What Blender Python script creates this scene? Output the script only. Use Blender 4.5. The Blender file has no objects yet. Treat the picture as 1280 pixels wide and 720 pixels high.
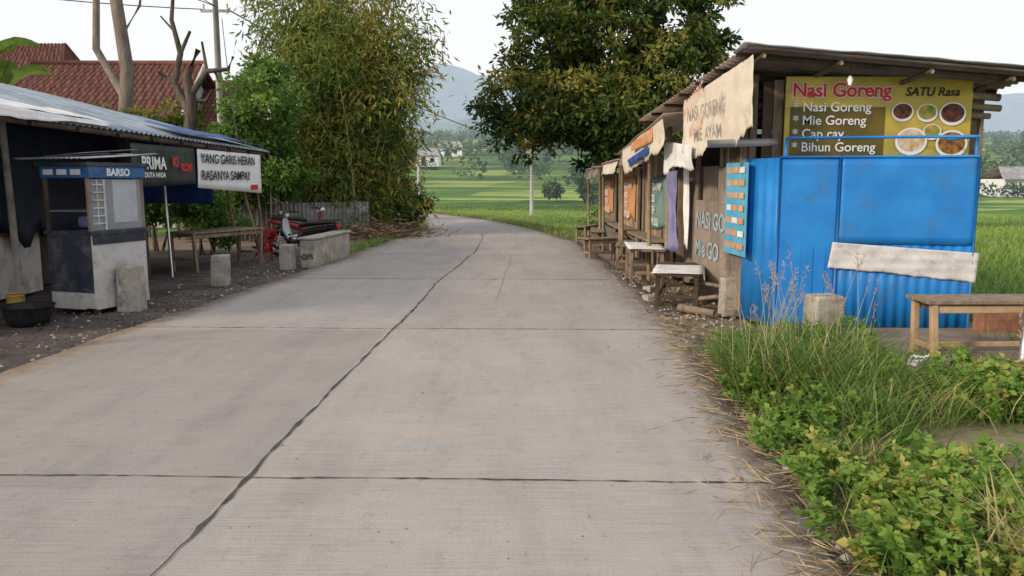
import bpy, math, random
import numpy as np
from mathutils import Vector, Matrix
random.seed(4); rng=np.random.default_rng(7)
S=bpy.context.scene
col=S.collection
# ---------------------------------------------------------------- materials
def nt(name):
    m=bpy.data.materials.new(name); m.use_nodes=True
    n=m.node_tree.nodes; l=m.node_tree.links
    return m,n,l,n['Principled BSDF']
def mixc(n,l,fac,a,b,mode='MIX'):
    x=n.new('ShaderNodeMix'); x.data_type='RGBA'; x.blend_type=mode
    for sock,v in ((x.inputs[0],fac),(x.inputs[6],a),(x.inputs[7],b)):
        if isinstance(v,bpy.types.NodeSocket): l.new(v,sock)
        elif isinstance(v,(int,float)): sock.default_value=v
        else: sock.default_value=(*v,1)
    return x.outputs[2]
def noise(n,l,vec,scale,detail=5,rough=.6,lo=.35,hi=.65,stretch=None):
    if stretch:
        mp=n.new('ShaderNodeMapping'); mp.inputs['Scale'].default_value=stretch; l.new(vec,mp.inputs[0]); vec=mp.outputs[0]
    t=n.new('ShaderNodeTexNoise'); t.inputs['Scale'].default_value=scale; t.inputs['Detail'].default_value=detail; t.inputs['Roughness'].default_value=rough
    l.new(vec,t.inputs['Vector'])
    r=n.new('ShaderNodeMapRange'); r.inputs[1].default_value=lo; r.inputs[2].default_value=hi; l.new(t.outputs['Fac'],r.inputs[0])
    return r.outputs[0],t.outputs['Fac']
def M(name,c1,c2,scale=4,rough=.8,bump=.2,bscale=None,metal=0,dirt=None,stretch=None,spec=.3):
    m,n,l,p=nt(name)
    g=n.new('ShaderNodeNewGeometry'); v=g.outputs['Position']
    f,_=noise(n,l,v,scale,stretch=stretch)
    c=mixc(n,l,f,c1,c2)
    if dirt:
        f2,_=noise(n,l,v,dirt[1],6,.7,.5,.72); 
        mm=n.new('ShaderNodeMath'); mm.operation='MULTIPLY'; mm.inputs[1].default_value=dirt[2]; l.new(f2,mm.inputs[0])
        c=mixc(n,l,mm.outputs[0],c,dirt[0])
    l.new(c,p.inputs['Base Color']); p.inputs['Roughness'].default_value=rough; p.inputs['Metallic'].default_value=metal
    p.inputs['Specular IOR Level'].default_value=spec
    if bump:
        _,b=noise(n,l,v,bscale or scale*6,stretch=stretch)
        bn=n.new('ShaderNodeBump'); bn.inputs['Strength'].default_value=bump; bn.inputs['Distance'].default_value=.02
        l.new(b,bn.inputs['Height']); l.new(bn.outputs[0],p.inputs['Normal'])
    return m
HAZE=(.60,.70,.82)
def haze(m,L=1100,strength=.9):  # aerial haze painted into the material: bluish emission growing with distance from origin
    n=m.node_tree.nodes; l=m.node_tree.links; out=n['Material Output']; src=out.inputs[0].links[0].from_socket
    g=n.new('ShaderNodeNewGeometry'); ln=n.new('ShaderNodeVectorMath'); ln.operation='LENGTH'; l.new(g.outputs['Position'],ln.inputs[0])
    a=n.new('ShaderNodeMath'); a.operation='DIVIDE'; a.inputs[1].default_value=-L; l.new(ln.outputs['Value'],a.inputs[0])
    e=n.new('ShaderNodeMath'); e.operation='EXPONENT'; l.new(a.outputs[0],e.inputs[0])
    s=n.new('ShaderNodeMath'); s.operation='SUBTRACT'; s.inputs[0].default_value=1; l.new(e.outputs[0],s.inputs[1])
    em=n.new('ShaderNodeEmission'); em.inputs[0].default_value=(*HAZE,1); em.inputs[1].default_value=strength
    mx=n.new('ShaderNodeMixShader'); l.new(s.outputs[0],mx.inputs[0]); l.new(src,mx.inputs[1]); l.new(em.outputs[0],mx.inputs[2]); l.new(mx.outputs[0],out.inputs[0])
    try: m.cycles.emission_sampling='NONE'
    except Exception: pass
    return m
def leafmat(name,ramp,trans=.35,rough=.55):
    m,n,l,p=nt(name)
    a=n.new('ShaderNodeAttribute'); a.attribute_name='tint'
    r=n.new('ShaderNodeValToRGB'); els=r.color_ramp.elements
    while len(els)<len(ramp): els.new(.5)
    for e,(pos,c) in zip(els,ramp): e.position=pos; e.color=(*c,1)
    l.new(a.outputs['Fac'],r.inputs[0]); l.new(r.outputs[0],p.inputs['Base Color'])
    p.inputs['Roughness'].default_value=rough; p.inputs['Specular IOR Level'].default_value=.25
    t=n.new('ShaderNodeBsdfTranslucent'); l.new(r.outputs[0],t.inputs[0])
    mx=n.new('ShaderNodeMixShader'); mx.inputs[0].default_value=trans
    l.new(p.outputs[0],mx.inputs[1]); l.new(t.outputs[0],mx.inputs[2]); l.new(mx.outputs[0],n['Material Output'].inputs[0])
    return m
# ---------------------------------------------------------------- mesh helpers
def raw(name,verts,faces,mat,tint=None,parent=None,smooth=False,fattr=None):
    verts=np.asarray(verts,dtype=np.float32).reshape(-1,3)
    me=bpy.data.meshes.new(name)
    if isinstance(faces,np.ndarray):
        k=faces.shape[1]; nf=len(faces)
        me.vertices.add(len(verts)); me.vertices.foreach_set('co',verts.ravel())
        me.loops.add(nf*k); me.loops.foreach_set('vertex_index',faces.astype(np.int32).ravel())
        me.polygons.add(nf); me.polygons.foreach_set('loop_start',np.arange(0,nf*k,k,dtype=np.int32))
        me.update(calc_edges=True)
    else:
        me.from_pydata([tuple(map(float,v)) for v in verts],[],faces); me.update()
    if tint is not None:
        at=me.attributes.new('tint','FLOAT','POINT'); at.data.foreach_set('value',np.asarray(tint,dtype=np.float32))
    if fattr is not None:
        at=me.attributes.new('slab','FLOAT','FACE'); at.data.foreach_set('value',np.asarray(fattr,dtype=np.float32))
    if mat: me.materials.append(mat)
    if smooth: me.polygons.foreach_set('use_smooth',[True]*len(me.polygons))
    o=bpy.data.objects.new(name,me); col.objects.link(o)
    if parent: o.parent=parent
    return o
class G:
    def __init__(s,name,loc=(0,0,0),rot=0,world=True):
        s.e=bpy.data.objects.new(name,None); s.e.empty_display_size=.3; col.objects.link(s.e)
        s.loc=Vector(loc); s.e.location=loc; s.e.rotation_euler=(0,0,rot); s.w=world
    def add(s,name,verts,faces,mat,**k):
        v=np.asarray(verts,dtype=float).reshape(-1,3)
        if s.w: v=v-np.array(s.loc)
        return raw(name,v,faces,mat,parent=s.e,**k)
    def box(s,name,c,size,mat,rz=0,rx=0,ry=0,bev=.008):
        hx,hy,hz=[a/2 for a in size]
        R=Matrix.Rotation(rz,3,'Z')@Matrix.Rotation(ry,3,'Y')@Matrix.Rotation(rx,3,'X')
        vs=[Vector(c)+R@Vector((x*hx,y*hy,z*hz)) for x in(-1,1) for y in(-1,1) for z in(-1,1)]
        f=[(0,1,3,2),(4,6,7,5),(0,4,5,1),(2,3,7,6),(0,2,6,4),(1,5,7,3)]
        o=s.add(name,vs,f,mat)
        if bev:
            b=o.modifiers.new('bev','BEVEL'); b.width=min(bev,min(size)*.3); b.segments=2
        return o
    def tube(s,name,pts,rad,mat,seg=8,smooth=True):
        v,f=tubegeo(pts,rad,seg); return s.add(name,v,f,mat,smooth=smooth)
    def prism(s,name,poly,z0,z1,mat,bev=0):
        n=len(poly); v=[(x,y,z0) for x,y in poly]+[(x,y,z1) for x,y in poly]
        f=[tuple(range(n))[::-1],tuple(range(n,2*n))]+[(i,(i+1)%n,n+(i+1)%n,n+i) for i in range(n)]
        o=s.add(name,v,f,mat)
        if bev: b=o.modifiers.new('b','BEVEL'); b.width=bev
        return o
    def sheet(s,name,A,B,C,D,mat,nu=20,nv=6,amp=0,waves=0,wob=0,thick=.006,smooth=True,rag=0,sag=0,steps=0,fold=0):
        A,B,C,D=[np.array(p,float) for p in(A,B,C,D)]
        N=np.cross(B-A,D-A); N/=np.linalg.norm(N)
        if waves: nu=max(nu,int(waves*6))
        v=[]
        ph=rng.uniform(0,6,6)
        ragv=np.cumsum(rng.normal(0,1,nu+1)); ragv=(ragv-ragv.mean())/(ragv.std()+1e-6)
        for j in range(nv+1):
            for i in range(nu+1):
                a=i/nu;b=j/nv
                bb=b*(1+rag*ragv[i]*b)
                P=(A*(1-a)+B*a)*(1-bb)+(D*(1-a)+C*a)*bb
                d=amp*math.sin(a*waves*2*math.pi) if waves else 0
                if steps: d+=.045*(j%2)+.01*math.sin(i*1.7+j)
                if fold: d+=fold*(math.sin(a*31+b*3+ph[3])+.7*math.sin(a*53-b*7+ph[4])+.8*math.sin(b*19+a*9+ph[5]))
                d+=wob*(math.sin(a*7+ph[0]+b*2)+.6*math.sin(a*15+ph[1]-b*3)+.5*math.sin(b*6+ph[2]+a*4))*(.3+.7*b)
                P=P+N*d; P[2]-=sag*math.sin(a*math.pi)
                v.append(P)
        f=[(j*(nu+1)+i,j*(nu+1)+i+1,(j+1)*(nu+1)+i+1,(j+1)*(nu+1)+i) for j in range(nv) for i in range(nu)]
        o=s.add(name,v,f,mat,smooth=smooth)
        if thick: m=o.modifiers.new('s','SOLIDIFY'); m.thickness=thick
        return o
    def text(s,name,txt,loc,size,mat,rot,bold=0,align='LEFT',sx=1,shear=0):
        c=bpy.data.curves.new(name,'FONT'); c.body=txt; c.size=size; c.align_x=align; c.offset=bold; c.shear=shear; c.extrude=.001
        c.materials.append(mat); o=bpy.data.objects.new(name,c); col.objects.link(o); o.parent=s.e
        o.location=Vector(loc)-(s.loc if s.w else Vector()); o.rotation_euler=rot; o.scale=(sx,1,1); return o
def tubegeo(pts,rad,seg=8):
    pts=[Vector(p) for p in pts]; n=len(pts)
    if isinstance(rad,(int,float)): rad=[rad]*n
    v=[];f=[]
    for i,p in enumerate(pts):
        t=(pts[min(i+1,n-1)]-pts[max(i-1,0)]).normalized()
        u=t.cross(Vector((0,0,1)) if abs(t.z)<.9 else Vector((1,0,0))).normalized(); w=t.cross(u)
        for k in range(seg):
            a=2*math.pi*k/seg; v.append(p+(u*math.cos(a)+w*math.sin(a))*rad[i])
    for i in range(n-1):
        for k in range(seg):
            a=i*seg+k;b=i*seg+(k+1)%seg; f.append((a,b,b+seg,a+seg))
    f.append(tuple(range(seg))); f.append(tuple(range((n-1)*seg,n*seg))[::-1])
    return v,f
def multitube(lst,seg=6):
    V=[];F=[]
    for pts,rad in lst:
        v,f=tubegeo(pts,rad,seg); o=len(V); V+=v; F+=[tuple(i+o for i in q) for q in f]
    return V,F
def unit(a): return a/np.maximum(np.linalg.norm(a,axis=1,keepdims=True),1e-6)
def leaves(pos,d,L,W,tint,fold=.25):
    N=len(pos); d=unit(d); r=unit(rng.normal(size=(N,3))); s=unit(np.cross(d,r)); n=np.cross(s,d)
    L=np.broadcast_to(L,(N,))[:,None]; W=np.broadcast_to(W,(N,))[:,None]
    v=np.stack([pos,pos+d*L*.45+s*W*.5+n*W*fold,pos+d*L,pos+d*L*.45-s*W*.5+n*W*fold],1)
    b=np.arange(N)[:,None]*4
    f=np.concatenate([b+np.array([[0,1,2]]),b+np.array([[0,2,3]])],0)
    return v.reshape(-1,3),f,np.repeat(tint,4)
def blades(pos,h,w,lean,bend,tint):
    N=len(pos); a=rng.uniform(0,2*np.pi,N); out=np.stack([np.cos(a),np.sin(a),np.zeros(N)],1); side=np.stack([-np.sin(a),np.cos(a),np.zeros(N)],1)
    h=np.broadcast_to(h,(N,))[:,None]; w=np.broadcast_to(w,(N,))[:,None]; lean=np.broadcast_to(lean,(N,))[:,None]; bend=np.broadcast_to(bend,(N,))[:,None]
    lv=[]
    z=np.array([[0,0,1.]])
    for k,t in enumerate((0,.35,.7,1)):
        c=pos+out*h*(lean*t+bend*t*t)+z*h*(t-.45*bend*t*t)
        if k<3:
            ww=w*(1-.35*t)*.5; lv+= [c-side*ww,c+side*ww]
        else: lv.append(c)
    v=np.stack(lv,1); b=np.arange(N)[:,None]*7
    F=[b+np.array([q]) for q in([0,1,3],[0,3,2],[2,3,5],[2,5,4],[4,5,6])]
    return v.reshape(-1,3),np.concatenate(F,0),np.repeat(tint,7)
def sm(a,b,x): t=np.clip((x-a)/(b-a),0,1); return t*t*(3-2*t)
def vn(x,y,s=1,seed=0):
    return (np.sin(x*1.3*s+seed)+np.sin(y*1.7*s+seed*2+1)+np.sin((x+y)*.9*s+seed*3)+np.sin((x-y*1.3)*2.1*s+seed))/4
# ---------------------------------------------------------------- layout
RY=[-8,3,9,14,22,28,36,46,60,80,100]
RR=[1.1,1.4,2.02,2.05,1.85,0.7,-1.2,-3.9,-8.2,-17,-28]
RL=[-4.9,-4.75,-4.45,-4.0,-3.5,-3.0,-3.9,-6.4,-11.0,-20.5,-32]
def right(y): return np.interp(y,RY,RR)
def left(y): return np.interp(y,RY,RL)
def F(y): return -.45*sm(28,60,y)
def barep(x,y): return np.clip(1.7*np.exp(-(((x-3.05)/.75)**2+((y-4.75)/.42)**2))+sm(3.3,3.6,x)*sm(6.5,6.8,y)*.85,0,1)
def H(x,y):
    x=np.asarray(x,float); y=np.asarray(y,float)
    z=F(y)-.07
    z=z-.7*sm(5.7,6.5,x)*(1-sm(24,27,y))
    z=z-.6*sm(.7,2.0,x-right(y))*sm(24,26.5,y)*(1-sm(60,100,y))
    z=z-.4*sm(.7,2.5,left(y)-x)*sm(31,36,y)*(1-sm(60,100,y))
    fld=np.clip(sm(.8,2.2,np.abs(x-(right(y)+left(y))/2)-2.5)*sm(27,29,y)+sm(7,8,x),0,1)
    per=9+0*y
    ph=((y+x*.12)%per)/per
    z=z+fld*(1-sm(90,100,y))*.22*np.exp(-((ph-.5)*per/.35)**2)
    r=21*sm(60,400,y)+np.maximum(y-400,0)*.04
    q=1.0
    rr=(np.floor(r/q)+sm(.82,1,(r/q)%1))*q
    z=z+r*.2+rr*.8+vn(x,y,.02)*2.2*sm(120,400,y)
    z=z+.10*sm(1.5,2.3,x)*(1-sm(7.4,8.4,y))*(1-sm(5.4,5.8,x))+.02*vn(x,y,3)*sm(1.6,2,x-right(y)+1.5)
    return z
# ---------------------------------------------------------------- ground
xs=np.unique(np.concatenate([-np.geomspace(22,2600,50),np.arange(-22,32,.4),np.geomspace(32,2600,50)]))
ys=np.unique(np.concatenate([np.arange(-12,100,.4),np.geomspace(100,3000,260)]))
X,Y=np.meshgrid(xs,ys); Z=H(X,Y)
V=np.stack([X,Y,Z],-1).reshape(-1,3)
nx=len(xs); ny=len(ys); I=(np.arange(ny-1)[:,None]*nx+np.arange(nx-1)[None,:]).ravel()
Fq=np.stack([I,I+1,I+nx+1,I+nx],1)
green=np.clip(sm(25,27,Y)+sm(5.9,6.6,X)+sm(9,14,-X)*.6*sm(5,20,Y)+.65*sm(1.9,2.6,X)*(1-sm(6.8,7.8,Y))*(1-barep(X,Y)),0,1)
nearroad=(np.abs(X-(right(Y)+left(Y))/2)<3.4)&(Y<90)
green=np.where(nearroad&(Y>25),.7,green)
m,n,l,p=nt('ground_mat'); g=n.new('ShaderNodeNewGeometry'); P=g.outputs['Position']
f1,_=noise(n,l,P,.9); f2,b2=noise(n,l,P,14,8,.7); f3,_=noise(n,l,P,.035,3,.5,.42,.58,stretch=(1,2.5,1)); f4,_=noise(n,l,P,.5,6,.7,stretch=(.3,2,1)); f5,_=noise(n,l,P,.022,6,.65,.5,.56,stretch=(.6,2.6,1)); f9,_=noise(n,l,P,.05,2,.4,.54,.56,stretch=(.8,3.4,1))
dirt=mixc(n,l,f2,mixc(n,l,f1,(.14,.085,.055),(.21,.15,.105)),(.28,.22,.17))
gr=mixc(n,l,f4,mixc(n,l,f3,(.10,.21,.03),(.23,.34,.065)),(.07,.14,.025)); gr=mixc(n,l,f9,gr,(.28,.36,.09)); gr=mixc(n,l,f5,gr,(.055,.10,.025))
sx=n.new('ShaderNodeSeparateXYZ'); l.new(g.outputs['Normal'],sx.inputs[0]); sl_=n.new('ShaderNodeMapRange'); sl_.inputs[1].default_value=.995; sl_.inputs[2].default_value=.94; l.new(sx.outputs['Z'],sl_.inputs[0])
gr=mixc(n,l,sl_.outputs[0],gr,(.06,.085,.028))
at=n.new('ShaderNodeAttribute'); at.attribute_name='tint'
l.new(mixc(n,l,at.outputs['Fac'],dirt,gr),p.inputs['Base Color']); p.inputs['Roughness'].default_value=.95; p.inputs['Specular IOR Level'].default_value=.1
bn=n.new('ShaderNodeBump'); bn.inputs['Strength'].default_value=.6; bn.inputs['Distance'].default_value=.04; l.new(b2,bn.inputs['Height']); l.new(bn.outputs[0],p.inputs['Normal'])
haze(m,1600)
raw('ground',V,Fq,m,tint=green.ravel(),smooth=True)
# ---------------------------------------------------------------- road
m,n,l,p=nt('concrete_road_mat'); g=n.new('ShaderNodeNewGeometry'); P=g.outputs['Position']
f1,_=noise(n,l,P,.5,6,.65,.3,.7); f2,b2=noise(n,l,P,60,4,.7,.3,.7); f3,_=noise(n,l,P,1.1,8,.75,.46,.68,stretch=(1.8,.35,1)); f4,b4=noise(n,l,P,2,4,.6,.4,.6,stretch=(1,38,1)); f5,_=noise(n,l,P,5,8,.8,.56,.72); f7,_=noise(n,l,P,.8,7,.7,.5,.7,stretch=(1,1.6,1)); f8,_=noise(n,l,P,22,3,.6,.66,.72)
c=mixc(n,l,f1,(.315,.285,.265),(.40,.37,.345)); 
def sc(f,k):
    q=n.new('ShaderNodeMath'); q.operation='MULTIPLY'; q.inputs[1].default_value=k; l.new(f,q.inputs[0]); return q.outputs[0]
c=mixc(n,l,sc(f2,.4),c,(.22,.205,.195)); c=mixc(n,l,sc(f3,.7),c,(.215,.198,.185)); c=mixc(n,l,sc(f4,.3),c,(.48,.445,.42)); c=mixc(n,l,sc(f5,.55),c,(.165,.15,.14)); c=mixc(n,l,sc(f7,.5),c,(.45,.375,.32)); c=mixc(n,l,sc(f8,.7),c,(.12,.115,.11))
at=n.new('ShaderNodeAttribute'); at.attribute_name='slab'
mr=n.new('ShaderNodeMapRange'); mr.inputs[3].default_value=.86; mr.inputs[4].default_value=1.08; l.new(at.outputs['Fac'],mr.inputs[0])
cc=n.new('ShaderNodeCombineColor'); [l.new(mr.outputs[0],cc.inputs[i]) for i in range(3)]
c=mixc(n,l,1.0,c,cc.outputs[0],'MULTIPLY')
ae=n.new('ShaderNodeAttribute'); ae.attribute_name='tint'
f6,_=noise(n,l,P,3.5,8,.75,.25,.75); ma=n.new('ShaderNodeMath'); ma.operation='MULTIPLY'; l.new(ae.outputs['Fac'],ma.inputs[0]); l.new(f6,ma.inputs[1])
mb=n.new('ShaderNodeMapRange'); mb.inputs[1].default_value=.12; mb.inputs[2].default_value=.5; mb.inputs[4].default_value=.9; l.new(ma.outputs[0],mb.inputs[0])
c=mixc(n,l,mb.outputs[0],c,(.20,.155,.115))
l.new(c,p.inputs['Base Color']); p.inputs['Roughness'].default_value=.8; p.inputs['Specular IOR Level'].default_value=.25
ad=n.new('ShaderNodeMath'); ad.operation='ADD'; l.new(b2,ad.inputs[0]); l.new(b4,ad.inputs[1])
bn=n.new('ShaderNodeBump'); bn.inputs['Strength'].default_value=.5; bn.inputs['Distance'].default_value=.01; l.new(ad.outputs[0],bn.inputs['Height']); l.new(bn.outputs[0],p.inputs['Normal'])
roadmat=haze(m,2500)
ry=np.concatenate([np.arange(-8,30,.25),np.arange(30,100,1)])
JY=[4.33-4.65*2,4.33-4.65,4.33,9.0,13.6,18.2,22.8,27.4,32,37,42]
def crackx(y): return np.interp(y,[-8,3.3,4.4,8.9,13,19,24,30,40],[-1.6,-1.57,-1.55,-1.42,-1.25,-.95,-.9,-1.2,-4])
V=[];Fs=[];sl=[];ET=[]
for y in ry:
    L=left(y)+.04*math.sin(y*3.1)*math.sin(y*1.3); R=right(y)+.05*math.sin(y*2.3+1)*math.sin(y*.9)
    cr=crackx(y) if y<24 else (L+R)/2
    row=list(np.linspace(L,cr,9))+list(np.linspace(cr,R,13))[1:]
    z=float(F(y))
    V.append((row[0]-.02,y,z-.25)); V+=[(x,y,z) for x in row]; V.append((row[-1]+.02,y,z-.25))
    ET+=[1]+[max(1-(x-L)/.5,1-(R-x)/(.75 if y>7.5 else .35),0) for x in row]+[1]
K=23; sv=rng.uniform(0,1,(40,2))
for j in range(len(ry)-1):
    si=int(np.searchsorted(JY,ry[j]+.1))
    for i in range(K-1):
        Fs.append((j*K+i,j*K+i+1,(j+1)*K+i+1,(j+1)*K+i)); sl.append(sv[si,0 if i<9 else 1])
rg=G('road',(0,0,0))
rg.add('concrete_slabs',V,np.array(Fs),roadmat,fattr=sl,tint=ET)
tar=M('joint_tar_mat',(.035,.033,.032),(.10,.09,.08),8,.9,.2)
tar2=M('hairline_crack_mat',(.17,.16,.15),(.25,.23,.22),9,.9,.2)
def strip(name,pts,w0,mat,z=.004,jit=.012):
    V=[];n_=len(pts)
    off=np.cumsum(rng.normal(0,jit,n_)); off-=np.linspace(off[0],off[-1],n_)
    for i,(x,y) in enumerate(pts):
        a=pts[max(i-1,0)];b=pts[min(i+1,n_-1)]; d=np.array([b[0]-a[0],b[1]-a[1]]); d/=np.linalg.norm(d)+1e-9; nn=np.array([-d[1],d[0]])
        w=w0*(.25+1.3*abs(rng.normal(0,.5))**.8); w=min(w,w0*2); c=np.array([x,y])+nn*off[i]
        zz=float(F(y))+z
        V+=[(*(c+nn*w/2),zz),(*(c-nn*w/2),zz)]
    rg.add(name,V,np.array([(2*i,2*i+1,2*i+3,2*i+2) for i in range(n_-1)]),mat)
yy=np.arange(-2,26,.12); strip('centre_crack',[(float(crackx(y)),y) for y in yy],.022,tar,.006,.007)
strip('side_crack',[(np.interp(y,[9,22],[-.3,.1]),y) for y in np.arange(11.5,18.5,.15)],.009,tar2,.0045,.008)
for k,jy in enumerate(JY[1:9]):
    strip('slab_joint_%d'%k,[(x,jy+.09-.03*(x+1.5)) for x in np.arange(left(jy)+.03,right(jy)-.03,.06)],.014 if k<3 else .02,tar,.005,.003)
V=[];ap=np.arange(-8,20.1,.4)
for y in ap:
    for a in np.linspace(0,1,14): 
        x=(left(y)+.1)*(1-a)+(-9.4)*a; V.append((x,y,-.045+.012*math.sin(x*3+y)*math.sin(y*2)-.05*(a==0)))
Fs=np.array([(j*14+i,(j+1)*14+i,(j+1)*14+i+1,j*14+i+1) for j in range(len(ap)-1) for i in range(13)])
apm=M('old_pavement_mat',(.055,.047,.045),(.115,.098,.09),1.4,.95,.6,30,dirt=((.21,.18,.15),3,.5))
raw('pavement',V,Fs,apm,smooth=True)
# ---------------------------------------------------------------- common mats
conc=M('weathered_concrete',(.32,.29,.25),(.45,.41,.36),5,.9,.5,40,dirt=((.09,.085,.07),4,.85))
woodg=M('grey_wood',(.17,.125,.09),(.30,.24,.18),3,.85,.4,20,stretch=(4,4,1))
woodd=M('dark_wood',(.05,.035,.025),(.11,.08,.055),3,.85,.4,20)
woodl=M('light_wood',(.40,.26,.14),(.54,.39,.24),3,.7,.3,20,dirt=((.15,.1,.07),5,.6))
bamb=M('bamboo_pole',(.30,.23,.14),(.2,.15,.09),6,.6,.2)
ply=M('plywood_grey',(.20,.16,.135),(.32,.26,.215),2.2,.9,.3,25,dirt=((.10,.08,.07),1.5,.85),stretch=(1,1,.5))
zinc=M('zinc_roof',(.26,.26,.27),(.42,.42,.43),1.5,.5,.15,metal=.3,dirt=((.16,.11,.08),2,.8))
zincb=M('blue_zinc_roof',(.20,.25,.31),(.36,.42,.48),1.5,.5,.15,metal=.2,dirt=((.11,.11,.12),2,.9))
rust=M('rusty_zinc',(.16,.12,.10),(.28,.23,.2),2,.8,.2,dirt=((.20,.09,.05),3,.7))
blue=M('blue_paint',(.010,.17,.54),(.018,.235,.64),2,.45,.05,dirt=((.05,.14,.28),3,.65),spec=.45)
blued=M('blue_paint_dark',(.01,.13,.42),(.015,.17,.5),3,.45,.05,spec=.5)
cream=M('cream_cloth',(.60,.53,.43),(.74,.69,.60),3,.9,.3,12,dirt=((.33,.22,.15),3,.8))
whitec=M('white_cloth',(.68,.67,.66),(.78,.78,.78),3,.9,.3,12,dirt=((.45,.42,.4),2.5,.8))
orange=M('orange_print',(.5,.20,.08),(.66,.36,.16),3,.8,.1,dirt=((.42,.32,.24),4,.9))
bluec=M('blue_tarp',(.02,.06,.22),(.04,.11,.35),3,.6,.5,9)
navy=M('navy_dark',(.012,.016,.03),(.03,.035,.055),3,.6,.2)
purple=M('purple_cloth',(.16,.15,.30),(.26,.25,.42),4,.9,.4)
black=M('black_rubber',(.012,.012,.013),(.03,.03,.03),8,.55,.1)
red=M('red_print',(.55,.02,.02),(.62,.04,.03),3,.6,0)
white=M('white_print',(.8,.8,.8),(.74,.74,.74),3,.7,0)
ink=M('black_print',(.015,.015,.015),(.03,.03,.03),3,.7,0)
chrome=M('chrome',(.5,.5,.52),(.6,.6,.6),5,.3,0,metal=.9)
stone=M('old_white_wall',(.5,.48,.45),(.62,.6,.56),2,.9,.2,dirt=((.25,.23,.2),3,.8))
def glassmat():
    m,n,l,p=nt('dusty_glass'); p.inputs['Base Color'].default_value=(.5,.55,.58,1); p.inputs['Roughness'].default_value=.15; p.inputs['Alpha'].default_value=.3; return m
glass=glassmat()
PI=math.pi
# ---------------------------------------------------------------- LEFT : food stall shed
g=G('food_stall',(-7,13,0))
g.sheet('roof',(-6.05,6.5,2.52),(-5.25,17.6,2.30),(-8.6,18.9,3.15),(-8.6,6.5,3.5),zincb,amp=.018,waves=80,nv=8,wob=.015,thick=.008)
g.sheet('roof_back',(-8.6,6.5,3.5),(-8.6,18.9,3.15),(-11,18.9,2.5),(-11,6.5,2.6),rust,amp=.018,waves=60,nv=4,thick=.008)
g.sheet('roof_patch',(-6.0,7.2,2.60),(-5.72,11.6,2.51),(-7.0,11.9,2.83),(-7.2,7.2,2.90),whitec,nu=34,nv=12,wob=.012,thick=.004,rag=.08,fold=.005)
g.sheet('roof_patch_flap',(-5.98,7.2,2.585),(-5.70,11.6,2.50),(-5.66,11.4,2.42),(-5.95,7.2,2.47),whitec,nu=30,nv=4,wob=.012,thick=.004,rag=.2)
g.sheet('blue_tarp_patch',(-5.55,13.6,2.50),(-5.27,17.2,2.42),(-6.3,17.3,2.66),(-6.3,14,2.7),bluec,nu=24,nv=10,wob=.015,thick=.004,rag=.1)
g.sheet('back_tarp',(-8.5,7,3.0),(-8.5,17.5,2.8),(-8.5,17.5,-.1),(-8.5,7,-.1),bluec,nu=40,nv=14,wob=.03)
g.sheet('end_tarp',(-8.4,17.3,2.8),(-6.4,17.2,2.5),(-6.4,17.2,1.2),(-8.4,17.3,1.2),bluec,nu=20,nv=10,wob=.03)
g.sheet('hanging_tarp',(-7.2,10.6,2.6),(-7.0,14.6,2.5),(-7.0,14.6,1.0),(-7.2,10.6,.9),navy,nu=30,nv=10,wob=.04,rag=.1)
for i,(x,y,h) in enumerate([(-7.05,11.3,2.75),(-6.2,14.4,2.5),(-8.2,8,3),(-8.2,16.8,3),(-6.1,7.2,2.45)]):
    g.tube('post_%d'%i,[(x+.04,y,-.05),(x-.03,y,h)],[.05,.045] if i!=1 else [.025,.025],chrome if i==1 else conc if i==0 else woodd)
g.tube('eave_beam',[(-6.1,6.6,2.47),(-5.35,17.4,2.24)],.045,woodd)
g.tube('slant_bamboo',[(-5.30,17.0,-.05),(-5.62,16.7,1.7)],[.035,.03],bamb)
g.tube('slant_bamboo_back',[(-6.0,16.8,1.8),(-5.9,17.3,0)],[.03,.03],bamb)
for i in range(12):
    y=7+i*.95; g.tube('rafter_%d'%i,[(-6.0+.07*i,y,2.43-.018*i),(-8.5,y+.1,3.32-.02*i)],.03,woodd)
g.box('counter',(-7.6,11.6,.45),(.6,1.5,.9),stone); g.box('counter_top',(-7.6,11.6,.925),(.75,1.7,.045),woodd)
g.box('shelf',(-8.1,10,1.5),(.35,2.5,.05),woodd)
for i in range(7): g.tube('jar_%d'%i,[(-8.1,9+i*.3,1.53),(-8.1,9+i*.3,1.75)],[.07,.06],[orange,whitec,red,bluec][i%4])
g.box('back_counter',(-8.0,14,.4),(.7,2.2,.8),woodd)
# banners
g=G('coffee_banner',(-5.6,13,1.9))
bk=M('banner_black',(.02,.025,.025),(.045,.06,.05),2,.55,.05)
g.sheet('cloth',(-5.72,12.15,2.25),(-5.56,14.2,2.25),(-5.56,14.2,1.63),(-5.72,12.15,1.58),bk,nu=20,nv=6,wob=.003,thick=.003)
r=(PI/2,0,math.atan2(2.0,.14))
g.text('lettering','PRIMA',(-5.655,12.36,1.87),.27,white,r,.005,sx=1.0)
g.text('lettering_small','DUTA NADA',(-5.655,12.45,1.74),.11,white,r,.002)
g.text('logo','K!',(-5.57,13.3,1.92),.22,red,r,.008,sx=1); g.text('logo_word','KOPI',(-5.555,13.6,1.85),.17,red,r,.008)
g=G('white_banner',(-5.5,15.6,1.9))
g.sheet('cloth',(-5.55,14.28,2.24),(-5.33,17.15,2.22),(-5.33,17.15,1.42),(-5.55,14.28,1.56),white,nu=24,nv=6,wob=.006,thick=.003)
r=(PI/2,0,math.atan2(2.87,.22))
g.text('line_1','YANG GARIS HERAN',(-5.51,14.36,2.0),.24,ink,r,.004,sx=1.08)
g.text('line_2','RASANYA SAMPAI!',(-5.51,14.36,1.70),.24,ink,r,.004,sx=1.08)
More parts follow.
